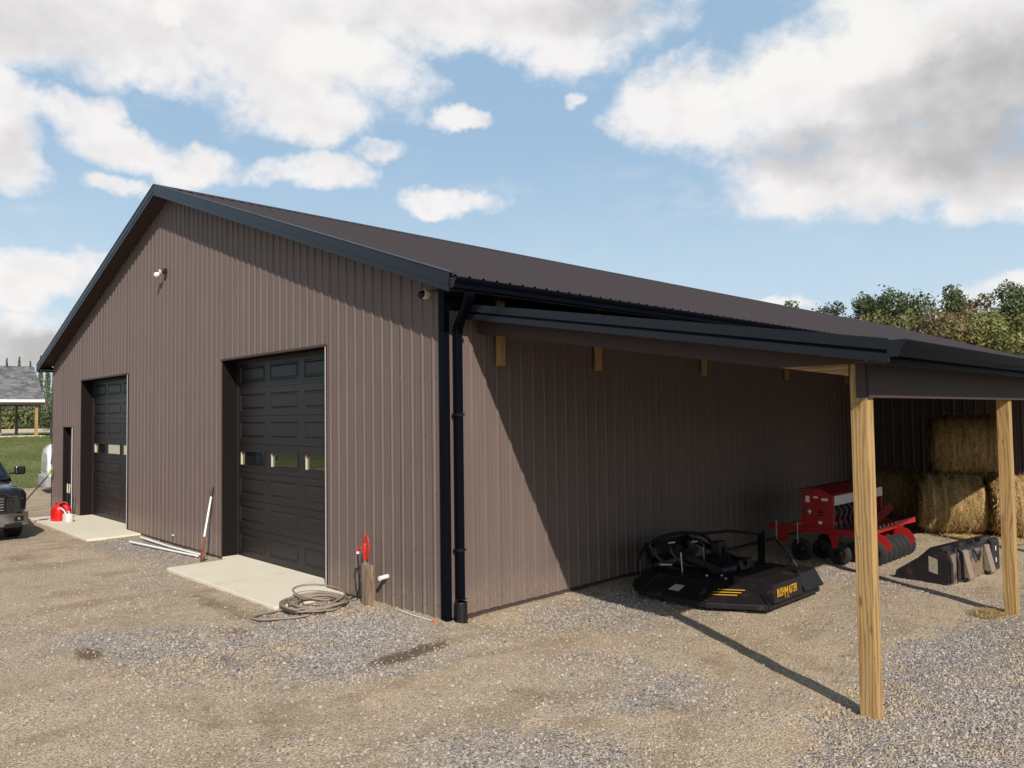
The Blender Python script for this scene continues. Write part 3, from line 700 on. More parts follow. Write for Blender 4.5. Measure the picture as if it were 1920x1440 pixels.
MB().tube([(-.095, -.055, .752), (-.096, -.055, .72)], .021, 10).build('hose_coupling', M['white'], hy)
tag(MB().tube([(-1.616, -.255, .72), (-1.62, -.25, .62), (-1.63, -.23, .45), (-1.66, -.2, .25), (-1.72, -.2, .12), (-1.82, -.24, .07), (-1.9, -.35, .06)], .012, 7).build('hose_leader', M['black']), 'thin black hose hanging from the red hydrant spout', 'hose')
stk = empty('wooden_stakes', (-1.45, -.22, 0), 0, 'two weathered boards standing upright as hydrant support post', 'post')
MB().box(-.09, -.03, -.1, -.015, .05, .60).build('board', M['oldwood'], stk, .004); MB().box(-.008, -.035, -.1, .09, .045, .585).build('board', M['oldwood'], stk, .004)
tag(MB().tube([(-1.27, .0, .42), (-1.25, -.15, .415)], .032, 14).build('pipe_stub', M['white']), 'white pipe stub poking out of the wall right of hydrant', 'pipe')
tag(MB().tube([(-.95, -.10, .055), (-.5, -.16, .06), (-.12, -.14, .055)], .009, 6).build('water_line', mat('pale_blue_tube', (.45, .55, .60), .5)), 'thin pale tube lying along the wall base by the corner', 'tube')
tag(MB().tube([(-.12, -.14, .055), (-.07, -.135, .055)], .014, 8).build('tube_cap', mat('orange_cap', (.6, .12, .03), .5)), 'small orange cap on the end of the pale tube', 'cap')
# hose coil
hs = MB(); pts = []
ccx, ccy = -1.96, -.70
N_ = 9 * 28
for i in range(N_):
    t = i / 28 * 2 * pi; turn = i / 28
    rx = .33 + .036 * ((turn * 1.7) % 5) + .02 * sin(turn * 3.1); ry = rx * .88
    ox = .05 * sin(turn * 2.3); oy = .05 * cos(turn * 1.7)
    pts.append((ccx + ox + rx * cos(t), ccy + oy + ry * sin(t), (.03 + .006 * turn) + .02 * sin(t * 1.3 + turn) ** 2 + max(0, gh(ccx, ccy))))
for i in range(1, 20):   # big loop raised over the slab
    t = i / 20 * 2 * pi; pts.append((ccx - .25 + .48 * cos(t) - .0, ccy + .18 + .30 * sin(t), .12 + .05 * sin(t / 2)))
hs.tube(pts, .0135, 7)
lp = [(-2.0, -1.0, .06), (-2.1, -1.2, .035), (-2.12, -1.42, .03), (-2.02, -1.58, .03), (-1.86, -1.56, .03), (-1.72, -1.38, .03), (-1.6, -1.2, .035), (-1.52, -1.02, .05)]
hs2 = []
for i in range(len(lp) - 1):
    for j in range(4):
        t = j / 4; a = Vector(lp[max(i - 1, 0)]); b = Vector(lp[i]); c = Vector(lp[i + 1]); d = Vector(lp[min(i + 2, len(lp) - 1)])
        hs2.append(.5 * ((2 * b) + (-a + c) * t + (2 * a - 5 * b + 4 * c - d) * t * t + (-a + 3 * b - 3 * c + d) * t ** 3))
hs.tube(hs2, .0155, 7)
tag(hs.build('garden_hose', mat('tan_gray_hose', (.24, .19, .145), .55, var=.2, vscale=8)), 'tan gray garden hose coiled on the gravel by the apron corner', 'hose')
# shovel
sh = empty('shovel', (-6.62, -.40, .05), 0, 'white handled shovel with rusty blade leaning on the wall', 'shovel')
top = Vector((-6.96 + 6.62, -.03 + .40, 1.26)); lerp = lambda t: top * t
MB().tube([lerp(.30), lerp(.86)], .019, 8).build('handle', M['white'], sh); MB().tube([lerp(.86), lerp(1.0)], .021, 8).build('grip', M['plastic'], sh)
rust = mat('rusty_steel', (.20, .09, .045), .75, .3, .3, 10)
MB().tube([lerp(.12), lerp(.32)], .017, 8).build('socket', rust, sh)
bl = MB(); n_ = top.normalized(); sdv = n_.cross(Vector((0, 1, 0))).normalized(); nn = sdv.cross(n_)
vs = []
for i in range(6):
    t = i / 5; wv__ = .115 * (1 - .9 * max(0, (t - .5) * 2) ** 2)
    for j in range(5):
        u = j / 2 - 1; vs.append(n_ * (.19 - .25 * t) + sdv * u * wv__ + nn * (.03 * u * u))
bl.add(vs, [(i * 5 + j, i * 5 + j + 1, i * 5 + j + 6, i * 5 + j + 5) for i in range(5) for j in range(4)], True)
o = bl.build('blade', rust, sh); md = o.modifiers.new('solid', 'SOLIDIFY'); md.thickness = .004
tag(MB().tube([(-9.76, -.62, .05), (-8.4, -.44, .035), (-7.0, -.30, .04)], .021, 8).build('plastic_pipe', M['white']), 'white plastic pipe on gravel, farther out from the wall', 'pipe', 'white pipes lying by the wall')
tag(MB().tube([(-10.15, -.27, .06), (-8.5, -.25, .035), (-6.98, -.23, .05)], .021, 8).build('plastic_pipe', M['white']), 'white plastic pipe on gravel, the one nearer the wall', 'pipe', 'white pipes lying by the wall')
tag(MB().tube([(-8.93, .0, .2), (-8.93, -.06, .2)], .014, 8).build('wall_spigot', M['white']), 'tiny white fitting low on the wall above the pipes', 'fitting')

# gas can, jug, loppers, broom
gc = empty('gas_can', (-14.90, -.72, .047), .2, 'red plastic gas can standing on the far apron', 'gas can')
redp = mat('red_plastic', (.62, .012, .012), .4, var=.08)
body = MB(); sec = [(0, .98), (.03, 1.), (.26, 1.), (.34, .9), (.39, .62)]
vs = []; fs = []
for z_, k in sec:
    for i in range(20):
        t = 2 * pi * i / 20; c, s_ = cos(t), sin(t); q = (abs(c) ** 3.5 + abs(s_) ** 3.5) ** (-1 / 3.5); vs.append((.20 * k * c * q, .14 * k * s_ * q, z_))
for l in range(4):
    for i in range(20): fs.append((l * 20 + i, l * 20 + (i + 1) % 20, l * 20 + 20 + (i + 1) % 20, l * 20 + 20 + i))
body.add(vs, fs, True); body.add(vs[-20:], [tuple(range(20))]); body.build('body', redp, gc)
MB().tube([(-.14, 0, .38), (-.12, 0, .45), (.0, 0, .47), (.10, 0, .43), (.12, 0, .38)], .016, 8).build('handle', redp, gc)
MB().tube([(.13, 0, .37), (.15, 0, .43)], .03, 10).build('cap', M['plastic'], gc)
gc2 = copy_tree(gc); gc2.scale = (.9, .9, .9); gc2.location = (-15.32, -.50, .047); gc2.rotation_euler.z = 1.1; gc2['label'] = 'second red gas can half hidden behind the front one'; gc2['group'] = 'red gas cans'; gc['group'] = 'red gas cans'; gc['label'] = 'red plastic gas can at the front beside the white jug'
jg = empty('plastic_jug', (-14.42, -.62, .047), .2, 'translucent white plastic jug with curved spout hose beside red gas can', 'jug')
jm = mat('milky_plastic', (.62, .60, .58), .4)
body = MB(); vs = []; fs = []
for z_, k in ((0, .95), (.02, 1), (.17, 1.), (.20, .85), (.215, .4)):
    for i in range(16):
        t = 2 * pi * i / 16; c, s_ = cos(t), sin(t); q = (abs(c) ** 4 + abs(s_) ** 4) ** (-1 / 4); vs.append((.15 * k * c * q, .09 * k * s_ * q, z_))
for l in range(4):
    for i in range(16): fs.append((l * 16 + i, l * 16 + (i + 1) % 16, l * 16 + 16 + (i + 1) % 16, l * 16 + 16 + i))
body.add(vs, fs, True); body.build('body', jm, jg)
MB().tube([(-.05, 0, .2), (-.04, 0, .26), (.06, 0, .26), (.07, 0, .2)], .014, 8).build('handle', jm, jg)
MB().tube([(-.12, 0, .2), (-.16, -.02, .28), (-.26, -.05, .33), (-.40, -.08, .33), (-.5, -.1, .31)], .016, 8).build('spout_hose', M['white'], jg)
lo = empty('bolt_cutters', (-15.75, -.30, .047), 0, 'long handled black cutters with pale grips standing behind the gas cans', 'cutters')
for sgn in (-1, 1):
    MB().tube([(sgn * .03, 0, .35), (sgn * .09, .02, .62)], .016, 8).build('handle', M['plastic'], lo); MB().tube([(sgn * .09, .02, .62), (sgn * .11, .03, .86)], .02, 8).build('grip', M['cream'], lo)
MB().cbox((0, 0, .22), (.09, .06, .34)).build('jaw', M['plastic'], lo, .01)
br = empty('push_broom', (-18.05, -.75, 0), 0, 'dark wooden pole with green tip leaning on the far corner', 'broom')
t2 = Vector((-.42, .70, 1.12)); t2 = Vector((-18.30, -.06, 1.25)) - Vector((-18.05, -.75, 0))
MB().tube([(-.1, -.3, 0), t2 * .8], .022, 8).build('handle', M['soffit'], br); MB().tube([t2 * .8, t2], .028, 8).build('tip', mat('lime_green', (.14, .32, .04), .5), br)

# ------------------------------------------------------------------ vehicles
paint = mat('charcoal_car_paint', (.018, .021, .026), .25, .3, .04, 3, coat=.4)
chrome = mat('chrome', (.6, .6, .62), .15, 1., .05)
tyre = mat('tyre_rubber', (.016, .015, .015), .8, bump=.3)
def loft(m, secs, smooth=True):
    n = len(secs[0]); vs = [p for s_ in secs for p in s_]
    fs = [(i * n + k, i * n + k + 1, (i + 1) * n + k + 1, (i + 1) * n + k) for i in range(len(secs) - 1) for k in range(n - 1)]
    m.add(vs, fs, smooth); return m
def wheel(parent, x, y, r, wd):
    w_ = empty('wheel', (x, y, r)); w_.parent = parent
    MB().lathe([(-wd / 2, r * .6), (-wd / 2, r * .93), (-wd * .4, r), (wd * .4, r), (wd / 2, r * .93), (wd / 2, r * .6)], (0, 0, 0), (0, 1, 0), 28).build('tyre', tyre, w_)
    s_ = 1 if y > 0 else -1; m = MB(); m.lathe([(0, .0), (.01, r * .15), (-.02, r * .2), (-.02, r * .55), (.01, r * .62)], (0, s_ * wd * .42, 0), (0, s_, 0), 24)
    for k in range(6): t = k * pi / 3; m.bar((r * .12 * cos(t), s_ * wd * .45, r * .12 * sin(t)), (r * .57 * cos(t), s_ * wd * .45, r * .57 * sin(t)), r * .12, .03, (0, 1, 0))
    m.build('rim', chrome, w_); return w_
def hull(f, hw, zl, zm, zb, zt, cr=.05):
    half = [(0, zt), (hw * .6, zt - cr * .2), (hw * .86, zt - cr), (hw * .96, zb + .02), (hw, zb - .05), (hw, zm), (hw * .985, zl + .06), (hw * .95, zl), (0, zl)]
    ring = [(-f, y_, z_) for y_, z_ in half]; oth = [(-f, -y_, z_) for y_, z_ in reversed(half)]
    return ring + oth[1:]
tk = empty('pickup_truck', (-12.08, -2.95, 0), rad(0), 'dark gray pickup truck cut off at the left edge, facing the camera', 'pickup truck')
b = MB()
loft(b, [hull(.0, .80, .62, .75, .98, 1.06), hull(.05, .90, .60, .75, 1.02, 1.10), hull(.2, .965, .52, .75, 1.06, 1.16), hull(.5, .99, .5, .75, 1.09, 1.21), hull(1.5, 1.0, .5, .75, 1.12, 1.28), hull(3.6, 1.0, .5, .75, 1.14, 1.26), hull(3.62, 1.0, .5, .75, 1.14, 1.30), hull(5.7, .99, .5, .75, 1.14, 1.30)])
b.add(hull(.0, .80, .62, .75, .98, 1.06), [tuple(range(17))]); b.add(hull(5.7, .99, .5, .75, 1.14, 1.30), [tuple(range(17))])
b.build('body', paint, tk)
cabm = MB(); loft(cabm, [[(-x_, y_, z_) for y_, z_ in ((-.93, 1.2), (-.90, 1.32), (-tw, zt_), (tw, zt_), (.90, 1.32), (.93, 1.2))] for x_, tw, zt_ in ((1.45, .86, 1.27), (2.15, .70, 1.88), (2.6, .70, 1.93), (3.4, .70, 1.92), (3.62, .72, 1.3))], False)
cabm.build('cabin', paint, tk, .02)
ws = MB(); ws.add([(-1.53, -.80, 1.34), (-1.53, .80, 1.34), (-2.10, .66, 1.85), (-2.10, -.66, 1.85)], [(0, 1, 2, 3)]); 
for v_ in range(len(ws.v)): ws.v[v_] = (ws.v[v_][0] + .02, ws.v[v_][1], ws.v[v_][2] + .015)
ws.build('windshield', M['glass'], tk)
for s_ in (-1, 1): MB().add([(-1.75, s_ * .905, 1.36), (-3.4, s_ * .905, 1.36), (-3.3, s_ * .735, 1.84), (-2.2, s_ * .735, 1.84)], [(0, 1, 2, 3)]).build('side_window', M['glass'], tk)
gl = MB(); gl.box(-.02, -.55, .66, .03, .55, 1.0); gl.build('grille', M['plastic'], tk, .02)
for k in range(5): MB().box(.03, -.5, .69 + k * .06, .045, .5, .715 + k * .06).build('grille_bar', chrome, tk, .004)
gf = MB()
P8 = [(-.58, .64), (.58, .64), (.64, .74), (.60, .98), (.52, 1.05), (-.52, 1.05), (-.60, .98), (-.64, .74)]
for i in range(8): a_, b_ = P8[i], P8[(i + 1) % 8]; gf.bar((.025, a_[0], a_[1]), (.025, b_[0], b_[1]), .05, .045, (1, 0, 0))
gf.build('grille_surround', paint, tk)
MB().box(.005, -.5, 1.02, .04, .5, 1.075).build('hood_scoop', paint, tk, .01)
for s_ in (-1, 1):
    h = MB(); h.add([(.022, s_ * .62, .84), (-.04, s_ * .90, .87), (-.26, s_ * .985, .92), (-.26, s_ * .975, 1.03), (-.04, s_ * .89, 1.03), (.015, s_ * .64, 1.0)], [(0, 1, 2, 3, 4, 5)]); h.build('headlight', M['glass'], tk)
    h = MB(); h.add([(.03, s_ * .66, .90), (-.03, s_ * .89, .92), (-.03, s_ * .89, .94), (.03, s_ * .66, .92)], [(0, 1, 2, 3)]); h.add([(.03, s_ * .66, .96), (-.02, s_ * .80, .97), (-.02, s_ * .80, .99), (.03, s_ * .66, .98)], [(0, 1, 2, 3)]); h.build('headlight_strip', chrome, tk)
    m_ = empty('mirror', (-1.75, s_ * 1.0, 1.42)); m_.parent = tk
    MB().cbox((0, s_ * .15, .03), (.14, .22, .20)).build('mirror_shell', M['plastic'], m_, .04); MB().cbox((.06, s_ * .07, .04), (.06, .03, .15)).build('mirror_trim', chrome, m_, .01); MB().bar((0, -s_ * .06, -.04), (0, s_ * .08, -.02), .08, .04).build('mirror_arm', M['plastic'], m_)
bp = MB(); loft(bp, [[(.06 - abs(y_) ** 3 * .22, y_, z_) for z_ in (.34, .36, .50, .60, .62)] for y_ in [q / 10 for q in range(-10, 11)]]); bp.build('bumper', chrome, tk)
loft(MB(), []) if False else None
lb = MB(); lb.box(-.2, -.85, .30, .03, .85, .40); lb.build('air_dam', M['plastic'], tk, .02)
for s_ in (-1, 1):
    MB().cbox((-.055, s_ * .80, .49), (.10, .17, .11)).build('fog_lamp_pocket', M['plastic'], tk, .01); MB().lathe([(0, .03), (.01, 0)], (.0, s_ * .80, .49), (1, 0, 0), 12).build('fog_lamp', chrome, tk)
MB().box(-5.6, -.85, .35, -.25, .85, .55).build('chassis', M['plastic'], tk)
for x_ in (-.95, -4.6):
    for s_ in (-1, 1): wheel(tk, x_, s_ * .86, .41, .27)
wp = mat('white_car_paint', (.72, .72, .69), .25, 0, .03, coat=.6)
vn = empty('white_van', (-24.95, 1.22, 0), rad(-96), 'white van seen by its rear corner, mostly hidden behind the barn', 'van')
# local +x = rear of van (points to -y in world), so the body runs to -x
b = MB()
def vh(f, hw, zt, zl=.42):
    half = [(0, zt), (hw * .75, zt - .03), (hw * .88, zt - .14), (hw * .97, 1.1), (hw, .85), (hw, zl + .05), (hw * .97, zl), (0, zl)]
    return [(-f, y_, z_) for y_, z_ in half] + [(-f, -y_, z_) for y_, z_ in reversed(half)][1:]
secs = [vh(.0, .88, 1.45), vh(.05, .94, 1.62), vh(.18, .955, 1.76), vh(.7, .96, 1.80), vh(3.0, .96, 1.80), vh(3.6, .95, 1.5), vh(4.6, .92, 1.15)]
loft(b, secs); b.add(secs[0], [tuple(range(15))]); b.add(secs[-1], [tuple(range(15))]); b.build('body', wp, vn)
grayp = mat('gray_plastic_panel', (.30, .29, .29), .55)
MB().prism([(.04, -.97), (.10, -.8), (.12, 0), (.10, .8), (.04, .97), (-.5, .985), (-.5, -.985)], lambda a, b_: (a, b_, .22), lambda a, b_: (a, b_, .62)).build('bumper', grayp, vn, .03)
MB().prism([(-.75, .80), (.75, .80), (.68, 1.42), (-.68, 1.42)], lambda a, b_: (-.03 - .12 * (b_ - .8), a, b_), lambda a, b_: (.03 - .10 * (b_ - .8), a, b_)).build('rear_window', grayp, vn, .01)
for s_ in (-1, 1):
    MB().add([(-.02, s_ * .915, .80), (-.30, s_ * .968, .82), (-.38, s_ * .945, 1.45), (-.12, s_ * .925, 1.42)], [(0, 1, 2, 3)]).build('side_window', grayp, vn)
    MB().cbox((-.24, s_ * .925, 1.52), (.14, .05, .22)).build('tail_light', mat('dark_red_lens', (.20, .03, .03), .2), vn, .01)
    for x_ in (-.95, -3.7): wheel(vn, x_, s_ * .84, .33, .22)

# ------------------------------------------------------------------ brush cutter
cut_m = mat('worn_black_paint', (.012, .010, .011), .45, .1, .25, 5, .1, 60, spec=.35, col2=(.12, .085, .06), c2scale=5, c2lo=.56, c2hi=.80)
cut_m2 = mat('black_frame_paint', (.007, .006, .008), .36, .1, .2, 5, spec=.35)
bc = empty('brush_cutter', (0, 0, 0), 0, 'black rotary brush cutter with yellow lettering lying under the lean-to', 'mower')
base = [(.55, 3.1), (.95, 2.72), (2.0, 2.72), (2.66, 3.12), (2.66, 4.6), (2.25, 5.1), (1.0, 5.1), (.45, 4.6)]
inn = [(.72, 3.35), (1.05, 3.08), (1.95, 3.08), (2.35, 3.35), (2.35, 4.5), (2.1, 4.85), (1.1, 4.85), (.65, 4.5)]
m = MB(); n8 = 8
lev = [[(x_, y_, .05) for x_, y_ in base], [(x_, y_, .11) for x_, y_ in base], [(x_, y_, .30) for x_, y_ in inn]]
m.add([p for l in lev for p in l], [(l * 8 + i, l * 8 + (i + 1) % 8, l * 8 + 8 + (i + 1) % 8, l * 8 + 8 + i) for l in range(2) for i in range(8)] + [tuple(range(16, 24))]); m.build('deck', cut_m, bc, .008)
for i in range(8): a_, b_ = base[i], base[(i + 1) % 8]; MB().bar((*a_, .075), (*b_, .075), .03, .045).build('deck_rail', cut_m, bc)
for i in range(8): MB().bar((*base[i], .12), (*inn[i], .31), .02, .03).build('deck_rib', cut_m, bc)
# raised rear housing with lettering
rh = MB(); rh.prism([(2.10, .28), (2.12, .40), (2.50, .42), (2.69, .36), (2.70, .12), (2.5, .12)], lambda a, b_: (a, 3.22, b_), lambda a, b_: (a, 4.02, b_)); rh.build('rear_housing', cut_m, bc, .01)
MB().box(2.05, 4.06, .12, 2.62, 4.12, .42).build('gusset', cut_m2, bc, .005)
MB().prism([(2.2, .28), (2.25, .36), (2.55, .34), (2.68, .12), (2.5, .12)], lambda a, b_: (a, 4.18, b_), lambda a, b_: (a, 4.75, b_)).build('rear_housing', cut_m, bc, .01)
MB().prism([(1.1, .29), (1.12, .40), (1.7, .42), (1.75, .29)], lambda a, b_: (a, 4.1, b_), lambda a, b_: (a, 4.5, b_)).build('belt_cover', cut_m, bc, .01)
yel = mat('yellow_decal', (.60, .33, .02), .4, var=.08)
def text(body_, size, name, mt, mw, parent, sx=1.):
    cu = bpy.data.curves.new(name, 'FONT'); cu.body = body_; cu.size = size; cu.extrude = .0015; cu.offset = size * .006; cu.space_character = 1.08
    to = bpy.data.objects.new(name + '_tmp', cu); COL.objects.link(to); dg = bpy.context.evaluated_depsgraph_get(); dg.update()
    me = bpy.data.meshes.new_from_object(to.evaluated_get(dg)); bpy.data.objects.remove(to)
    me.transform(mw @ Matrix.Diagonal((sx, 1, 1, 1))); me.materials.clear(); me.materials.append(mt)
    o = bpy.data.objects.new(name, me); COL.objects.link(o); o.parent = parent; return o
def faceM(o, xd, zd):   # text x along xd, text y along zd
    xd = Vector(xd).normalized(); zd = Vector(zd).normalized(); nd = xd.cross(zd)
    return Matrix(((xd.x, zd.x, nd.x, o[0]), (xd.y, zd.y, nd.y, o[1]), (xd.z, zd.z, nd.z, o[2]), (0, 0, 0, 1)))
text('BUSH', .15, 'lettering', yel, faceM((2.703, 3.29, .195), (0, 1, 0), (0, 0, 1)), bc, .53)
text('M', .20, 'lettering', yel, faceM((2.703, 3.50, .16), (0, 1, 0), (0, 0, 1)), bc, .62)
text('ASTER', .15, 'lettering', yel, faceM((2.703, 3.61, .195), (0, 1, 0), (0, 0, 1)), bc, .53)
# stripes on the sloping near skirt
pl = Vector((2.35, 3.35, .30)); e1 = (Vector((2.0, 2.72, .11)) - Vector((1.95, 3.08, .30)))
nrm = (Vector((1, 0, 0))).cross(Vector((0, 3.08 - 2.72, .19))).normalized() * 1
qa, qb, qc, qd = Vector((2.0, 2.72, .11)), Vector((2.66, 3.12, .11)), Vector((2.35, 3.35, .30)), Vector((1.95, 3.08, .30))
qn = (qb - qa).cross(qd - qa).normalized(); qn = qn if qn.z > 0 else -qn
Q = lambda u, t: qa.lerp(qb, u).lerp(qd.lerp(qc, u), t) + qn * .006
for k in range(3):
    t = .42 + .13 * k; u0, u1 = -.05 + .07 * k, .52 + .09 * k
    MB().add([Q(u0, t - .018), Q(u1, t - .018), Q(u1 + .01, t + .018), Q(u0 + .01, t + .018)], [(0, 1, 2, 3)]).build('yellow_stripe', yel, bc)
dlt = Vector((0, .36, .19)).normalized(); a_ = Vector((1.34, 2.72 + .36 * .3, .11 + .19 * .3)) + Vector((0, -.46, .88)) * .004
MB().add([a_, a_ + Vector((.17, 0, 0)), a_ + Vector((.20, 0, 0)) + dlt * .13, a_ + Vector((.05, 0, 0)) + dlt * .13], [(0, 1, 2, 3)]).build('sticker', mat('gray_sticker', (.38, .37, .35), .5), bc)
# quick attach frame, motor, push arch, hoses
fr = MB(); fr.bar((.75, 3.4, .30), (.62, 3.4, .64), .06, .10, (0, 1, 0)); fr.bar((.75, 4.4, .30), (.62, 4.4, .64), .06, .10, (0, 1, 0)); fr.bar((.62, 3.35, .62), (.62, 4.45, .62), .08, .08); fr.bar((.72, 3.25, .42), (.72, 4.55, .42), .06, .10)
fr.build('mount_frame', cut_m2, bc, .006)
MB().add([(.66, 3.35, .40), (.66, 4.45, .40), (.56, 4.45, .64), (.56, 3.35, .64)], [(0, 1, 2, 3)]).build('mount_plate', cut_m2, bc)
arch = []
for i in range(17):
    t = pi * i / 16; arch.append((.75 - .1 * sin(t), 4.0 - 1.0 * cos(t), .30 + .42 * sin(t) ** .6))
MB().tube(arch, .028, 8).build('push_bar', cut_m2, bc)
for y_ in (3.45, 4.35):
    MB().bar((.66, y_, .64), (1.75, y_ + (.1 if y_ < 4 else -.1), .36), .025, .09).build('frame_arm', cut_m2, bc, .004)
MB().bar((1.72, 4.75, .30), (1.60, 5.0, .72), .14, .02, (0, 1, 0)); MB().tube([(2.2, 4.75, .30), (2.15, 4.8, .50), (2.05, 4.7, .66), (2.1, 4.5, .72), (2.3, 4.45, .55), (2.4, 4.5, .38)], .016, 7).build('hydraulic_hose', M['black'], bc); MB().tube([(.7, 4.5, .66), (1.2, 4.7, .74), (1.60, 4.98, .70)], .022, 7).build('push_bar', cut_m2, bc); MB().bar((1.80, 4.60, .30), (1.60, 5.0, .72), .14, .02, (0, 1, 0)).build('frame_arm', cut_m, bc, .004)
MB().lathe([(0, .26), (.10, .26), (.12, .18), (.22, .17), (.24, .10), (.34, .09), (.35, 0)], (1.5, 3.9, .30), (0, 0, 1), 24).build('gearbox', cut_m2, bc)
MB().cbox((1.5, 3.9, .62), (.16, .20, .20)).build('hydraulic_motor', cut_m2, bc, .02)
for y_ in (3.55, 4.15): MB().tube([(1.2, y_ - .15, .29), (1.18, y_ - .15, .58)], .012, 6).build('pin_rod', metal, bc)
hose_m = mat('hydraulic_hose', (.03, .028, .028), .5)
for k, (x0_, r0_, h0_) in enumerate(((.95, .42, .45), (1.15, .36, .42), (.85, .5, .5))):
    pts = []
    for i in range(22):
        t = -.4 + 3.9 * i / 21; pts.append((x0_ + .12 * sin(t * 1.3), 3.65 + r0_ * cos(t) + .05 * k, .56 - h0_ * .6 * sin(t) * (1 if sin(t) > 0 else .5) + .04 * k))
    MB().tube(pts, .016, 7).build('hydraulic_hose', hose_m, bc)
for y_, z_ in ((3.35, .70), (3.95, .64)): MB().tube([(1.0, y_, z_), (1.07, y_ + .07, z_ + .01)], .018, 8).build('hose_fitting', metal, bc)
MB().tube([(1.0, 3.12, .42), (1.1, 3.28, .41)], .02, 8).build('hose_fitting', metal, bc)
for (x_, y_) in ((1.6, 3.4), (1.75, 3.55), (1.9, 3.4)): MB().lathe([(0, .02), (.02, .02), (.021, 0)], (x_, y_, .30), (0, 0, 1), 6).build('bolt', metal, bc)

# ------------------------------------------------------------------ seed drill
sdm = mat('drill_red', (.36, .012, .012), .38, 0, .12, 5, coat=.2, col2=(.22, .02, .015), c2scale=6)
sdr = empty('seed_drill', (0, 0, 0), 0, 'red seed drill with ribbed press wheels parked under the lean-to', 'seed drill')
Y0, Y1 = 6.85, 9.0
boxp = [(1.38, .55), (1.93, .55), (1.95, 1.0), (1.93, 1.16), (1.72, 1.27), (1.40, 1.22)]
MB().prism(boxp, lambda a, b_: (a, Y0, b_), lambda a, b_: (a, Y0 + .025, b_)).build('end_panel', sdm, sdr, .006)
MB().prism(boxp, lambda a, b_: (a, Y1 - .025, b_), lambda a, b_: (a, Y1, b_)).build('end_panel', sdm, sdr, .006)
MB().prism([(1.38, .80), (1.85, .98), (1.93, 1.16), (1.72, 1.27), (1.40, 1.22)], lambda a, b_: (a, Y0 + .026, b_), lambda a, b_: (a, Y1 - .026, b_)).build('seed_box', sdm, sdr, .006)
MB().box(1.945, Y0 + .03, .99, 1.955, Y1, 1.15).build('name_strip', mat('cream_strip', (.55, .50, .44), .5), sdr)
MB().prism([(1.36, 1.235), (1.72, 1.29), (1.96, 1.17), (1.96, 1.185), (1.72, 1.305), (1.36, 1.25)], lambda a, b_: (a, Y0 - .02, b_), lambda a, b_: (a, Y1 + .02, b_)).build('lid', mat('dull_red_lid', (.17, .012, .012), .7, spec=.15), sdr)
for k in range(9):
    y_ = Y0 + .15 + k * .23; MB().tube([(1.80, y_, .98), (1.90, y_ + .03, .85), (1.86, y_ - .02, .70), (1.9, y_, .52)], .028, 8).build('seed_tube', M['plastic'], sdr)
for x_ in (1.98, .95, 1.4): MB().box(x_ - .04, Y0, .48, x_ + .04, Y1 + .1, .56).build('frame_rail', sdm, sdr, .006)
MB().box(.78, Y0 - .02, .50, 2.35, Y0 + .06, .60).build('frame_rail', sdm, sdr, .006); MB().box(.78, 8.6, .50, 2.35, 8.68, .60).build('frame_rail', sdm, sdr, .006)
MB().prism([(1.86, .5), (2.02, .5), (2.0, .30), (1.92, .27)], lambda a, b_: (a, Y0 - .03, b_), lambda a, b_: (a, Y0 - .022, b_)).build('gusset', sdm, sdr)
MB().prism([(.95, .5), (1.15, .5), (1.10, .32), (.98, .26)], lambda a, b_: (a, Y0 - .03, b_), lambda a, b_: (a, Y0 - .022, b_)).build('gusset', sdm, sdr)
MB().box(2.0, Y0 + .1, .56, 2.35, Y1 - .1, .575).build('footboard', sdm, sdr)
wh = M['white']
for (x_, z_, a_, b_) in ((1.46, 1.02, .07, .11), (1.60, 1.10, .08, .03), (1.74, 1.06, .11, .045), (1.68, .66, .06, .05)): MB().box(x_, Y0 - .004, z_, x_ + a_, Y0 - .001, z_ + b_).build('sticker', wh, sdr)
MB().lathe([(0, .055), (.01, .055), (.012, 0)], (1.50, Y0, .86), (0, -1, 0), 18).build('gauge', metal, sdr)
MB().lathe([(0, .04), (.04, .035), (.041, 0)], (1.73, Y0, .84), (0, -1, 0), 14).build('adjuster', M['plastic'], sdr); MB().tube([(1.62, Y0 - .03, .845), (1.78, Y0 - .05, .85)], .008, 6).build('crank', metal, sdr)
for x_ in (.93, 1.32): MB().tube([(x_, Y0 - .05, .30), (x_, Y0 - .05, .66)], .010, 6).build('spring_rod', metal, sdr)
def disc_wheel(x_, y_, r_, wd, rib=False):
    w_ = empty('press_wheel' if rib else 'gauge_wheel', (x_, y_, r_)); w_.parent = sdr
    MB().lathe([(-wd / 2, r_ * .55), (-wd / 2, r_ * .9), (-wd * .25, r_), (wd * .25, r_), (wd / 2, r_ * .9), (wd / 2, r_ * .55)], (0, 0, 0), (0, 1, 0), 24).build('tyre', tyre, w_)
    MB().lathe([(-wd * .3, r_ * .56), (-wd * .2, r_ * .2), (-wd * .6, r_ * .14), (-wd * .62, 0)], (0, 0, 0), (0, 1, 0), 18).build('hub', cut_m if not rib else tyre, w_)
    if rib:
        m_ = MB()
        for k in range(30): t = 2 * pi * k / 30; m_.cbox((r_ * cos(t), 0, r_ * sin(t)), (.012, wd * .8, .016), Matrix.Rotation(-t, 3, 'Y'))
        m_.build('tread', mat('dusty_rubber', (.045, .04, .036), .85) if 'dusty_rubber' not in bpy.data.materials else bpy.data.materials['dusty_rubber'], w_)
for x_ in (1.36, 2.02): disc_wheel(x_, Y0 + .02, .19, .08)
for x_, y_ in ((1.55, 7.25), (2.1, 7.3), (1.3, 8.0)): disc_wheel(x_, y_, .17, .06)
for k in range(7):
    y_ = 7.20 + k * .225; disc_wheel(2.46, y_, .20, .085, True)
    MB().bar((2.1, y_ + .06, .52), (2.48, y_ + .06, .26), .02, .08).build('wheel_arm', sdm, sdr, .004)
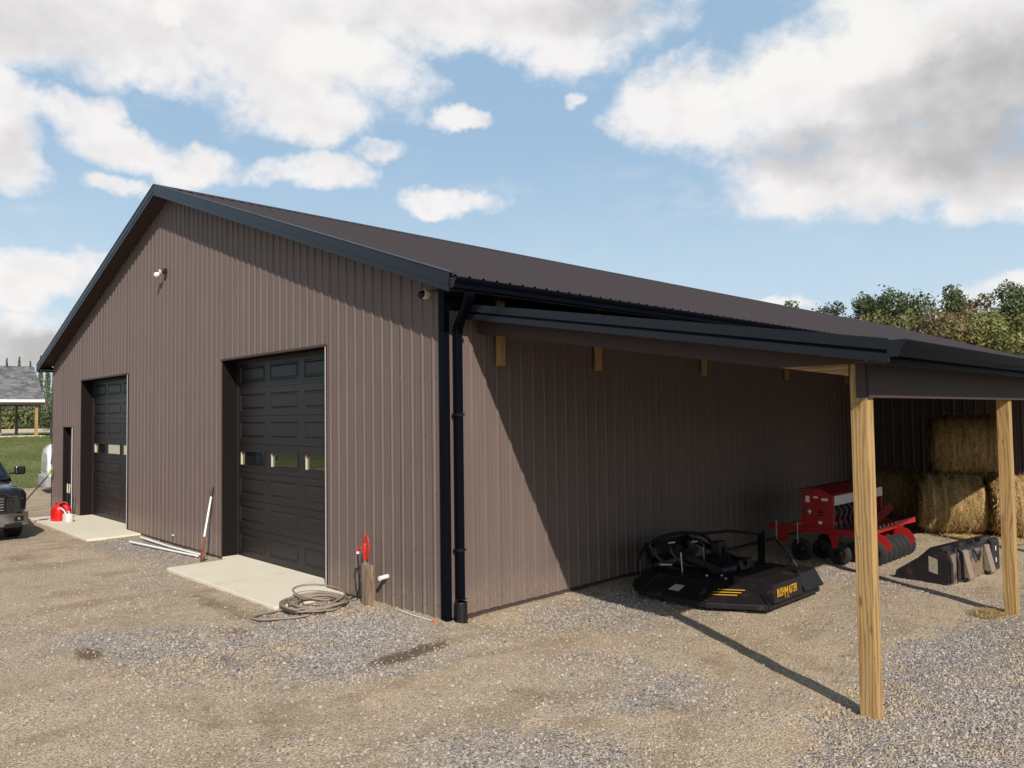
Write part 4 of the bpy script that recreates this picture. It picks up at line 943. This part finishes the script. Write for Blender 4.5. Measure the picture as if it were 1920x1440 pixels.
for y_ in (7.35, 8.45):
    MB().prism([(2.36, .58), (2.62, .50), (2.74, .34), (2.66, .24), (2.52, .30), (2.36, .44)], lambda a, b_: (a, y_ - .12, b_), lambda a, b_: (a, y_ - .105, b_)).build('end_shield', sdm, sdr)
MB().box(2.36, 7.2, .50, 2.44, 8.65, .58).build('rear_bar', sdm, sdr, .006)
for k in range(8): MB().lathe([(0, .016), (.03, .016), (.031, 0)], (2.40, 7.28 + k * .18, .58), (0, 0, 1), 6).build('bolt', metal, sdr)
MB().bar((2.1, 8.15, .58), (2.18, 8.8, .84), .14, .03, (1, 0, .5)).build('step_plate', bpy.data.materials['dull_red_lid'], sdr, .004)
MB().bar((2.36, 8.45, .56), (2.56, 8.80, .62), .09, .09).build('drawbar', sdm, sdr, .006)

# ------------------------------------------------------------------ loader bucket
bk = empty('loader_bucket', (0, 0, 0), 0, 'black loader bucket with worn tan mounting rails lying on gravel', 'bucket')
bk.location = (3.78, 6.42, .0); bk.rotation_euler = (0, 0, rad(-7.5))
bkm = mat('scuffed_bucket_black', (.020, .018, .020), .35, .2, .2, 5, col2=(.085, .05, .035), c2scale=5, c2lo=.5, c2hi=.75)
tanm = mat('worn_tan_steel', (.26, .20, .15), .55, .2, .15, 8, col2=(.28, .13, .06), c2scale=9, c2lo=.55, c2hi=.7)
mudm = mat('muddy_steel', (.20, .14, .085), .7, .1, .25, 6, col2=(.05, .055, .06), c2scale=4, c2lo=.5, c2hi=.6)
BW = 1.72
side = [(-.78, .0), (0, .0), (.04, .06), (.02, .44), (-.10, .54), (-.22, .53), (-.40, .36), (-.74, .12)]
for y_ in (0, BW): MB().prism(side, lambda a, b_: (a, y_ - .012, b_), lambda a, b_: (a, y_ + .012, b_)).build('side_plate', bkm, bk, .004)
MB().box(-.0, .013, .0, .03, BW - .013, .44).build('back_plate', mudm, bk)
MB().prism([(-.0, .44), (.03, .44), (-.08, .54), (-.22, .53), (-.22, .51), (-.1, .52)], lambda a, b_: (a, .013, b_), lambda a, b_: (a, BW - .013, b_)).build('top_lip', bkm, bk)
MB().box(-.80, -.02, .0, 0, BW + .02, .018).build('cutting_edge', bkm, bk)
for y_ in (.0, .24): MB().tube([(.05, y_ + .03, .03), (.055, y_ + .03, .30), (.0, y_ + .03, .50)], .028, 8).build('corner_tube', bkm, bk)
MB().prism([(.03, .02), (.10, .05), (.09, .44), (.0, .52)], lambda a, b_: (a, .34, b_), lambda a, b_: (a, .36, b_)).build('mount_ear', bkm, bk)
for y_ in (.42, 1.18):
    MB().prism([(.035, .08), (.13, .03), (.15, .06), (.06, .46), (.035, .47)], lambda a, b_: (a, y_, b_), lambda a, b_: (a, y_ + .15, b_)).build('mounting_rail', tanm, bk, .006)
    MB().tube([(.11, y_ - .03, .05), (.11, y_ + .18, .05)], .022, 8).build('hook_pin', bkm, bk)
for y_ in (.40, .86, 1.12): MB().cbox((-.02, y_, .55), (.10, .05, .06)).build('top_lug', bkm, bk, .008)
hk = MB(); hk.tube([(.05, .80, .44), (.09, .82, .34), (.08, .90, .27), (.06, .98, .33), (.07, 1.04, .40)], .014, 7); hk.build('chain_hook', bkm, bk)
MB().prism([(.035, .04), (.06, .04), (.06, .50), (.0, .54)], lambda a, b_: (a, 1.42, b_), lambda a, b_: (a, 1.70, b_)).build('end_cover', bkm, bk, .01)
for z_ in (.16, .34): MB().box(.0605, 1.55, z_, .063, 1.575, z_ + .07).build('decal', wh, bk)
st_ = MB(); st_.add([(-.25, -.0135, .17), (-.12, -.0135, .14), (-.12, -.0135, .36), (-.25, -.0135, .40)], [(0, 1, 2, 3)]); st_.build('warning_sticker', mat('dirty_sticker', (.36, .32, .24), .6, var=.4, vscale=25), bk)

# ------------------------------------------------------------------ round hay bales
def hay_mat():
    m = bpy.data.materials.new('hay'); m.use_nodes = True; s_ = N(m.node_tree); p = m.node_tree.nodes['Principled BSDF']
    co = s_.n('ShaderNodeTexCoord').outputs['Object']
    sepx = s_.n('ShaderNodeSeparateXYZ'); s_.put(sepx.inputs[0], co)
    band = s_.noise(s_.v('MULTIPLY', co, (13, 1.2, 1.2)), 1., 5, .7); fib = s_.noise(s_.v('MULTIPLY', co, (40, 14, 14)), 1., 6, .7, 0, 1.5)
    f = s_.m('ADD', s_.m('MULTIPLY', band, .5), s_.m('MULTIPLY', fib, .5))
    s_.put(p.inputs['Base Color'], s_.ramp(f, [(.38, (.09, .05, .018)), (.48, (.29, .18, .07)), (.58, (.56, .39, .18))]))
    p.inputs['Roughness'].default_value = .85; p.inputs['Specular IOR Level'].default_value = .2
    s_.put(p.inputs['Normal'], s_.bump(f, 1., .06)); return m
HAY = hay_mat(); STRAW = leaf_mat('straw', (.22, .135, .05), (.60, .43, .20), .2)
def bale_meshes(seed, r=.63, L=1.26):
    rng = random.Random(seed); m = MB(); na, nl = 90, 60; vs = []
    ring = [(-L / 2, .0), (-L / 2 + .0, r * .5), (-L / 2, r * .9)] + [(-L / 2 + L * i / nl, r) for i in range(nl + 1)] + [(L / 2, r * .9), (L / 2, r * .5), (L / 2, 0)]
    for (x_, rr) in ring:
        for k in range(na):
            t = 2 * pi * k / na
            d = 0
            if rr >= r - .001:
                e = abs(x_) / (L / 2); d = -.20 * max(0, (e - .66) / .34) ** 2.3 + .035 * noise.noise((x_ * 9, seed, .3 * sin(t))) + .022 * noise.fractal((x_ * 7, cos(t) * 2.5 + seed, sin(t) * 2.5), .6, 2, 4) + .012 * noise.noise((x_ * 30, cos(t) * 9, sin(t) * 9 + seed))
                if sin(t) < -.75: d -= .05 * (-sin(t) - .75) / .25
            vs.append((x_ + (.02 * noise.noise((cos(t) * 4, rr * 4, x_)) if abs(x_) > L / 2 - .01 else 0), (rr + d) * cos(t), (rr + d) * sin(t)))
    nr = len(ring)
    m.add(vs, [(i * na + k, i * na + (k + 1) % na, (i + 1) * na + (k + 1) % na, (i + 1) * na + k) for i in range(nr - 1) for k in range(na)], True)
    me = m.mesh('bale_body', HAY); s_ = MB(); va = []
    for _ in range(5200):
        t = rng.uniform(0, 2 * pi); x_ = rng.uniform(-L / 2, L / 2); rr = r - .01 + rng.uniform(0, .03) - .20 * max(0, (abs(x_) / (L / 2) - .66) / .34) ** 2.3; c = Vector((x_, rr * cos(t), rr * sin(t)))
        tang = Vector((rng.gauss(0, .55), -sin(t), cos(t))) if rng.random() < .75 else Vector((rng.gauss(0, 1), rng.gauss(0, .6), rng.gauss(0, .6))); tang.normalize(); tang += Vector((0, cos(t), sin(t))) * rng.uniform(-.1, .45); tang.normalize()
        l_ = rng.uniform(.04, .13); wd = rng.uniform(.0025, .0055); sd_ = tang.cross(Vector((0, cos(t), sin(t))));
        if sd_.length < .1: continue
        sd_.normalize(); s_.add([c - sd_ * wd, c + sd_ * wd, c + tang * l_ + sd_ * wd * .4, c + tang * l_ - sd_ * wd * .4], [(0, 1, 2, 3)]); va += [rng.random()] * 4
    return me, s_.mesh('bale_straw', STRAW, {'var': va})
bmesh_ = [bale_meshes(3), bale_meshes(11)]
BALES = [((2.30, 11.80, .60), 25, 0, 'sunlit round hay bale at the front, below another bale'),
         ((2.50, 12.30, 1.80), 22, 1, 'round hay bale lying on top of the sunlit front bale'),
         ((.80, 12.75, .60), 12, 1, 'shaded round hay bale on the ground behind the seed drill'),
         ((3.56, 12.12, .60), 25, 0, 'round hay bale on the ground behind the second post')]
for loc, rz, k, lab in BALES:
    b_ = empty('hay_bale', loc, rad(rz), lab, 'hay bale', 'round hay bales stacked in the lean-to'); b_.scale = (1.12, 1.05, 1.05) if loc[2] > 1 else (1.04, 1., 1.)
    o = bpy.data.objects.new('bale_body', bmesh_[k][0]); COL.objects.link(o); o.parent = b_; o.rotation_euler = (random.uniform(0, 1), 0, 0) if False else (0, 0, 0)
    o = bpy.data.objects.new('straw_wisps', bmesh_[k][1]); COL.objects.link(o); o.parent = b_; o['kind'] = 'stuff'
# loose straw scraps
def straw_patch(cx, cy, rx, ry, n, zt, label):
    s_ = MB(); va = []; rng = random.Random(n)
    for _ in range(n):
        a_ = rng.uniform(0, 2 * pi); q = sqrt(rng.random()); x_ = cx + rx * q * cos(a_); y_ = cy + ry * q * sin(a_); z_ = gh(x_, y_) + .012 + rng.uniform(0, zt * (1 - q))
        t = rng.uniform(0, pi); l_ = rng.uniform(.03, .11); d = Vector((cos(t) * l_, sin(t) * l_, rng.uniform(-.01, .03))); sd_ = Vector((-sin(t), cos(t), .2)) * .004; c = Vector((x_, y_, z_))
        s_.add([c - sd_, c + sd_, c + d + sd_, c + d - sd_], [(0, 1, 2, 3)]); va += [rng.uniform(.3, 1)] * 4
    tag(s_.build('straw_scraps', STRAW, attr={'var': va}), label, 'straw', kind='stuff')
straw_patch(4.66, 4.98, .16, .30, 420, .035, 'pale straw scraps at the foot of the second post')
straw_patch(3.3, 11.4, 1.5, .55, 1800, .04, 'loose hay on the ground before the bales')

# ------------------------------------------------------------------ pavilion
pv = empty('pavilion', (-50, 6.85, 1.6), 0, 'open pavilion with gray shingle roof and white fascia at left', 'pavilion')
shg = bpy.data.materials.new('gray_shingles'); shg.use_nodes = True; s_ = N(shg.node_tree); p = shg.node_tree.nodes['Principled BSDF']
co = s_.n('ShaderNodeTexCoord').outputs['Object']; sw = s_.n('ShaderNodeSeparateXYZ'); s_.put(sw.inputs[0], co); cbv = s_.n('ShaderNodeCombineXYZ'); s_.put(cbv.inputs[0], sw.outputs[1]); s_.put(cbv.inputs[1], sw.outputs[0])
v_ = s_.vor(s_.v('MULTIPLY', cbv.outputs[0], (2.8, 6.5, 1)), 1.); sepc = s_.n('ShaderNodeSeparateColor'); s_.put(sepc.inputs[0], v_.outputs['Color'])
s_.put(p.inputs['Base Color'], s_.ramp(sepc.outputs[0], [(0, (.085, .085, .095)), (.5, (.14, .14, .15)), (1, (.21, .205, .205))])); p.inputs['Roughness'].default_value = .9
rf = MB(); NR = 22; run = 3.1; rise = 2.3; LEN = 11.
for side_ in (0, 1):
    for i in range(NR):
        t0, t1 = i / NR, (i + 1) / NR; X = lambda t: (.0 - run * t) if side_ == 0 else (-2 * run + run * t)
        z0, z1 = 2.48 + rise * t0, 2.48 + rise * t1
        a_, b_ = X(t0), X(t1 + .012)
        rf.add([(a_, .02, z0 + .03), (a_, -LEN, z0 + .03), (b_, -LEN, z1 + .012), (b_, .02, z1 + .012), (a_, .02, z0 - .0), (a_, -LEN, z0 - .0)], [(0, 1, 2, 3), (4, 5, 1, 0)])
rf.build('shingle_roof', shg, pv)
MB().box(.0, -LEN, 2.28, .03, .02, 2.47).build('fascia', M['white'], pv); MB().box(-2 * run - .03, -LEN, 2.28, -2 * run, .02, 2.47).build('fascia', M['white'], pv)
MB().prism([(-.02, 2.3), (-2 * run + .02, 2.3), (-2 * run + .02, 2.45), (-run, 4.74), (-.02, 2.45)], lambda a, b_: (a, -.04, b_), lambda a, b_: (a, -.0, b_)).build('gable_end', shg, pv)
for y_ in (-.40, -4.2, -8.):
    for x_ in (-.3, -5.9): MB().box(x_ - .08, y_ - .08, -.2, x_ + .08, y_ + .08, 2.3).build('post', M['post'] if (y_ > -1 and x_ > -1) else M['oldwood'], pv)
MB().box(-2.3, -2.2, -.2, -2.1, -2.0, 2.3).build('post', M['oldwood'], pv)
MB().box(-6.2, -11, 2.12, -.0, -.0, 2.28).build('ceiling', M['soffit'], pv)
MB().box(-6.3, -11, -.4, .1, .05, .10).build('slab', M['conc'], pv)
fm = mat('dark_fence_post', (.04, .035, .03), .8)
fn = empty('wire_fence', (-47, 4, 1.5), 0, 'low wire fence with dark posts in front of the pavilion', 'fence')
for y_ in (-9, -5, -1.15, 2.55, 6.2):
    MB().box(-.06, y_ - .06, -.3, .06, y_ + .06, 1.15).build('fence_post', fm, fn)
for z_ in (.3, .6, .9, 1.1): MB().tube([(0, -9, z_), (0, 6.2, z_)], .008, 4).build('wire', fm, fn)
ld = empty('wooden_ladder', (-58.5, 5.0, 1.75), rad(8), 'pale wooden ladder leaning by the bushes under the pavilion', 'ladder')
for s__ in (-.28, .28): MB().bar((0, s__, 0), (-.35, s__, 1.35), .05, .07, (1, 0, 0)).build('rail', M['cream'], ld)
for k in range(4): MB().bar((-.07 - .08 * k, -.28, .28 + .31 * k), (-.07 - .08 * k, .28, .28 + .31 * k), .05, .09).build('rung', M['cream'], ld)
tag(MB().box(-63, -12, 1.7, -61.5, 20, 2.05).build('gravel_bank', mat('pale_gravel_bank', (.46, .41, .32), .9, bump=.5), None, .1), kind='structure')

# ------------------------------------------------------------------ trees
def leaf_tree(seed, H=12., spread=3.3, n=9500, leaf=.125, lobes=16, low=.25, sparse=.0):
    rng = random.Random(seed); tr = MB()
    tr.tube([(0, 0, -.5), (.1, .05, H * .3), (.2, -.1, H * .6), (.1, 0, H * .9)], [.24, .18, .11, .03], 7)
    L_ = []
    for i in range(lobes):
        t = rng.uniform(low, .92); a_ = rng.uniform(0, 2 * pi); rr = spread * (.35 + .65 * sin(pi * min(1, (t - low * .6) / (1.02 - low * .6))) ) * rng.uniform(.35, .95)
        c = Vector((rr * cos(a_), rr * sin(a_), H * t)); sz = rng.uniform(.65, 1.25) * spread * .36; L_.append((c, sz))
        tr.tube([(0.1, 0, H * max(.12, t - .25)), c * .5 + Vector((0, 0, H * (t - .08) * .5)), c], [.09, .05, .02], 5)
    L_.append((Vector((0, 0, H * .93)), spread * .30))
    lf = MB(); va = []
    for i in range(n):
        c, sz = rng.choice(L_); d = Vector((rng.gauss(0, 1), rng.gauss(0, 1), rng.gauss(0, .85))).normalized(); rr = sz * rng.uniform(.25, 1.) ** .5 * (1 + .45 * noise.noise(d * 2.2 + c))
        if sparse and noise.noise(c + d * 3) < sparse - .3: continue
        p_ = c + d * rr; nn_ = (d + Vector((rng.gauss(0, .6), rng.gauss(0, .6), rng.gauss(0, .6)))).normalized(); u = nn_.orthogonal().normalized(); v2 = nn_.cross(u); l_ = leaf * rng.uniform(.6, 1.3)
        lf.add([p_ - u * l_, p_ + v2 * l_ * .6, p_ + u * l_, p_ - v2 * l_ * .6], [(0, 1, 2, 3)]); q = min(1, max(0, .5 + .9 * noise.noise(c * .9 + d) + rng.uniform(-.25, .25))); va += [q] * 4
    return tr.mesh('trunk', M['bark']), lf, va
TV = {}
for key, kw in {'a': dict(seed=1), 'b': dict(seed=2, spread=3.8, lobes=20), 'c': dict(seed=3, spread=2.6, n=6500, lobes=15, sparse=.25, low=.3), 'd': dict(seed=4, H=9., spread=3.6, lobes=20, low=.12), 'e': dict(seed=5, H=9, spread=3.0, lobes=16, low=.12)}.items():
    TV[key] = leaf_tree(**kw)
meshes = {}
def tree(key, mk, loc, s_, label, group, rz=0., hs_=1.):
    tr, lf, va = TV[key]
    if (key, mk) not in meshes: meshes[(key, mk)] = lf.mesh('crown', M[mk], {'var': va})
    t_ = empty('tree', loc, rz, label, 'tree', group); t_.scale = (s_, s_, s_ * hs_)
    for nm, me in (('trunk', tr), ('crown', meshes[(key, mk)])):
        o = bpy.data.objects.new(nm, me); COL.objects.link(o); o.parent = t_
    return t_
WLAB = ['added tree of the wood edge just outside the right border', 'second added tree beyond the right border, dark', 'third added tree beyond the right border, olive', 'fourth added tree beyond the right border, dark', 'middle added tree of the unseen wood edge, olive', 'sixth added tree beyond the right border, dark', 'seventh added tree beyond the right border, olive', 'eighth added tree beyond the right border, dark', 'outermost added tree of the wood edge, olive']
RT = [(-27.0, 65.9, 14.3, 'c', 'leafA', 'lone dark treetop showing above the barn roof ridge'),
 (-21.8, 64.2, 13.4, 'c', 'leafA', 'narrow tree at the left end of the far tree row'),
 (-20.4, 67, 13.9, 'a', 'leafA', 'dark green tree second from left in the far row'),
 (-17.5, 65.7, 13.7, 'b', 'leafA', 'tall rounded dark tree peaking left in the far row'),
 (-14.6, 72.7, 15.0, 'c', 'leafA', 'sparse thin-topped tree in the middle of the far row'),
 (-12.2, 74, 14.0, 'c', 'leafC', 'thin russet-tinged tree just right of the row middle'),
 (-9.0, 68.0, 13.6, 'a', 'leafA', 'tall dark tree near the right edge above the roof'),
 (-7.2, 72.3, 12.6, 'c', 'leafA', 'dark tree right of the tall one at the photo edge'),
 (-4.6, 72.7, 13.2, 'b', 'leafA', 'dark tree at the very right edge of the far row'),
 (-16.2, 58.5, 10.0, 'd', 'leafB', 'olive tree in front at the left of the near row'),
 (-13.9, 59.6, 10.1, 'e', 'leafB', 'olive rounded tree below the sparse treetop'),
 (-11.4, 57.6, 9.6, 'd', 'leafC', 'russet brown tree between the olive ones'),
 (-9.9, 60.5, 10.0, 'e', 'leafC', 'second russet tree beside the yellow green one'),
 (-8.0, 58.0, 9.3, 'd', 'leafB', 'yellow green tree in front of the tall dark tree'),
 (-6.3, 60.3, 9.2, 'e', 'leafB', 'yellow green tree next to the right photo edge'),
 (-4.2, 60.7, 9.2, 'd', 'leafB', 'outermost olive tree of the near row at right')]
for i, (x_, y_, h_, k, mk, lab) in enumerate(RT):
    H0 = 12. if k in 'abc' else 9.; tree(k, mk, (x_, y_, -.1), h_ * (1.07 if H0 < 10 else 1.) / (H0 * 1.03), lab, 'trees beyond the barn', i * 1.3)
for i in range(9):  # unseen row added right of the frame, dark for the lean-to gutter to reflect
    tree('bade'[i % 4], 'leafA' if i % 2 else 'leafB', (-1 + i * 6.2, 60 + (i * 7) % 9 - i * 1.2, -.1), 1.0 + .08 * (i % 3), WLAB[i], 'unseen trees added right of the frame for the gutter to reflect', i * 1.7)
def conifer(seed, H=6., rb=1.1, n=2600):
    rng = random.Random(seed); tr = MB().tube([(0, 0, -.3), (0, 0, H)], [.10, .01], 6); lf = MB(); va = []
    for i in range(n):
        t = rng.random() ** .8; lay = t; a_ = rng.uniform(0, 2 * pi); r_ = rb * (1 - t) * rng.uniform(.25, 1.) * (.8 + .35 * sin(a_ * 5 + lay * 40)) + .03
        p_ = Vector((r_ * cos(a_), r_ * sin(a_), H * (.06 + .94 * lay) - .18 * r_)); u = Vector((cos(a_) * .7 + rng.gauss(0, .3), sin(a_) * .7 + rng.gauss(0, .3), rng.uniform(.1, 1.1))).normalized() * rng.uniform(.12, .26) * (1.1 - .75 * t); v2 = Vector((-sin(a_), cos(a_), rng.uniform(-.8, .8))) * .055
        lf.add([p_ - v2, p_ + v2, p_ + u + v2 * .3, p_ + u - v2 * .3], [(0, 1, 2, 3)]); va += [min(1, max(0, .4 + rng.uniform(-.3, .3) + .5 * r_ / rb))] * 4
    return tr.mesh('trunk', M['bark']), lf, va
TV['p'] = conifer(1); TV['q'] = conifer(2, 6., 1.35, 3000)
LT = [(-69.1, 8.3, 5.7, 'slim conifer tip farthest left above the pavilion roof'), (-71, 9.6, 5.7, 'slim conifer tip second from left above pavilion roof'), (-68.9, 10.0, 5.9, 'slim conifer tip in the middle above the pavilion roof'), (-70.8, 11.2, 5.9, 'slim conifer tip fourth from left above the roof'), (-68.7, 11.3, 6.2, 'tall slim conifer just left of the roof end'), (-74.5, 13.6, 6.3, 'slim conifer tip nearest the barn eave')]
for i, (x_, y_, h_, lab) in enumerate(LT): tree('pq'[i % 2], 'leafD', (x_, y_, 1.9), h_ / 6. * .62, lab, 'conifers behind the pavilion', i * 2., (1.08 + .07 * sin(i * 2.3)) / .62)
tree('q', 'leafD', (-55.5, 8.9, 1.7), .80, 'bushy conifer between the pavilion and the barn corner', None, .4, 1.0)
tree('e', 'leafA', (-56.5, 10.0, 1.6), .44, 'dark leafy tree between the pavilion and the barn', None, .4)
def bush(seed):
    rng = random.Random(seed); lf = MB(); va = []
    for i in range(1700):
        d = Vector((rng.gauss(0, 1), rng.gauss(0, 1), abs(rng.gauss(0, 1)))).normalized(); r_ = rng.uniform(.5, 1.) * (1 + .3 * noise.noise(d * 3 + Vector((seed, 0, 0))))
        p_ = Vector((d.x * 1.5 * r_, d.y * 1.9 * r_, d.z * 2.2 * r_)); nn_ = (d + Vector((rng.gauss(0, .7), rng.gauss(0, .7), rng.gauss(0, .7)))).normalized(); u = nn_.orthogonal().normalized() * .13; v2 = nn_.cross(u).normalized() * .08
        lf.add([p_ - u, p_ + v2, p_ + u, p_ - v2], [(0, 1, 2, 3)]); va += [min(1, max(0, .45 + .8 * noise.noise(d * 2.5) + rng.uniform(-.2, .2)))] * 4
    return lf, va
ORD = ['leftmost of all', 'second from the left', 'third from the left', 'fourth from the left', 'fifth from the left', 'in the very middle', 'fifth from the right', 'fourth from the right', 'third from the right', 'second from the right', 'nearest the barn']
bu = [bush(4), bush(9)]; bme = {}
for i in range(11):
    y_ = -6 + i * 1.9; k = i % 2; mk = ['leafA', 'leafB', 'leafD'][i % 3]
    if (k, mk) not in bme: bme[(k, mk)] = bu[k][0].mesh('bush', M[mk], {'var': bu[k][1]})
    o = bpy.data.objects.new('bush', bme[(k, mk)]); COL.objects.link(o); o.location = (-66 - (i % 3), y_, 1.8); o.rotation_euler.z = i * 1.1; o.scale = (1, 1, .9 + .12 * (i % 3))
    tag(o, ('dark green', 'olive', 'bright green')[i % 3] + ' ' + ('low', 'middling', 'tall')[i % 3] + ' bush in the row under the pavilion roof, ' + ORD[i], 'bush', 'bushes behind the pavilion')
# unseen trees added across the yard only for the door windows to mirror
YORD = ['farthest to the west', 'second from the west', 'third from the west', 'fourth from the west', 'in the middle of its row', 'fourth from the east', 'third from the east', 'second from the east', 'farthest to the east']
for i in range(9):
    tree('abde'[i % 4], 'leafB' if i % 2 else 'leafA', (-78 + i * 9.5, -62 - (i % 3) * 4, .8), .75 + .1 * (i % 3), ('big', 'small', 'middling')[i % 3] + ' unseen yard tree added for the door panes to mirror, ' + YORD[i], 'unseen trees added across the yard', i * .9)
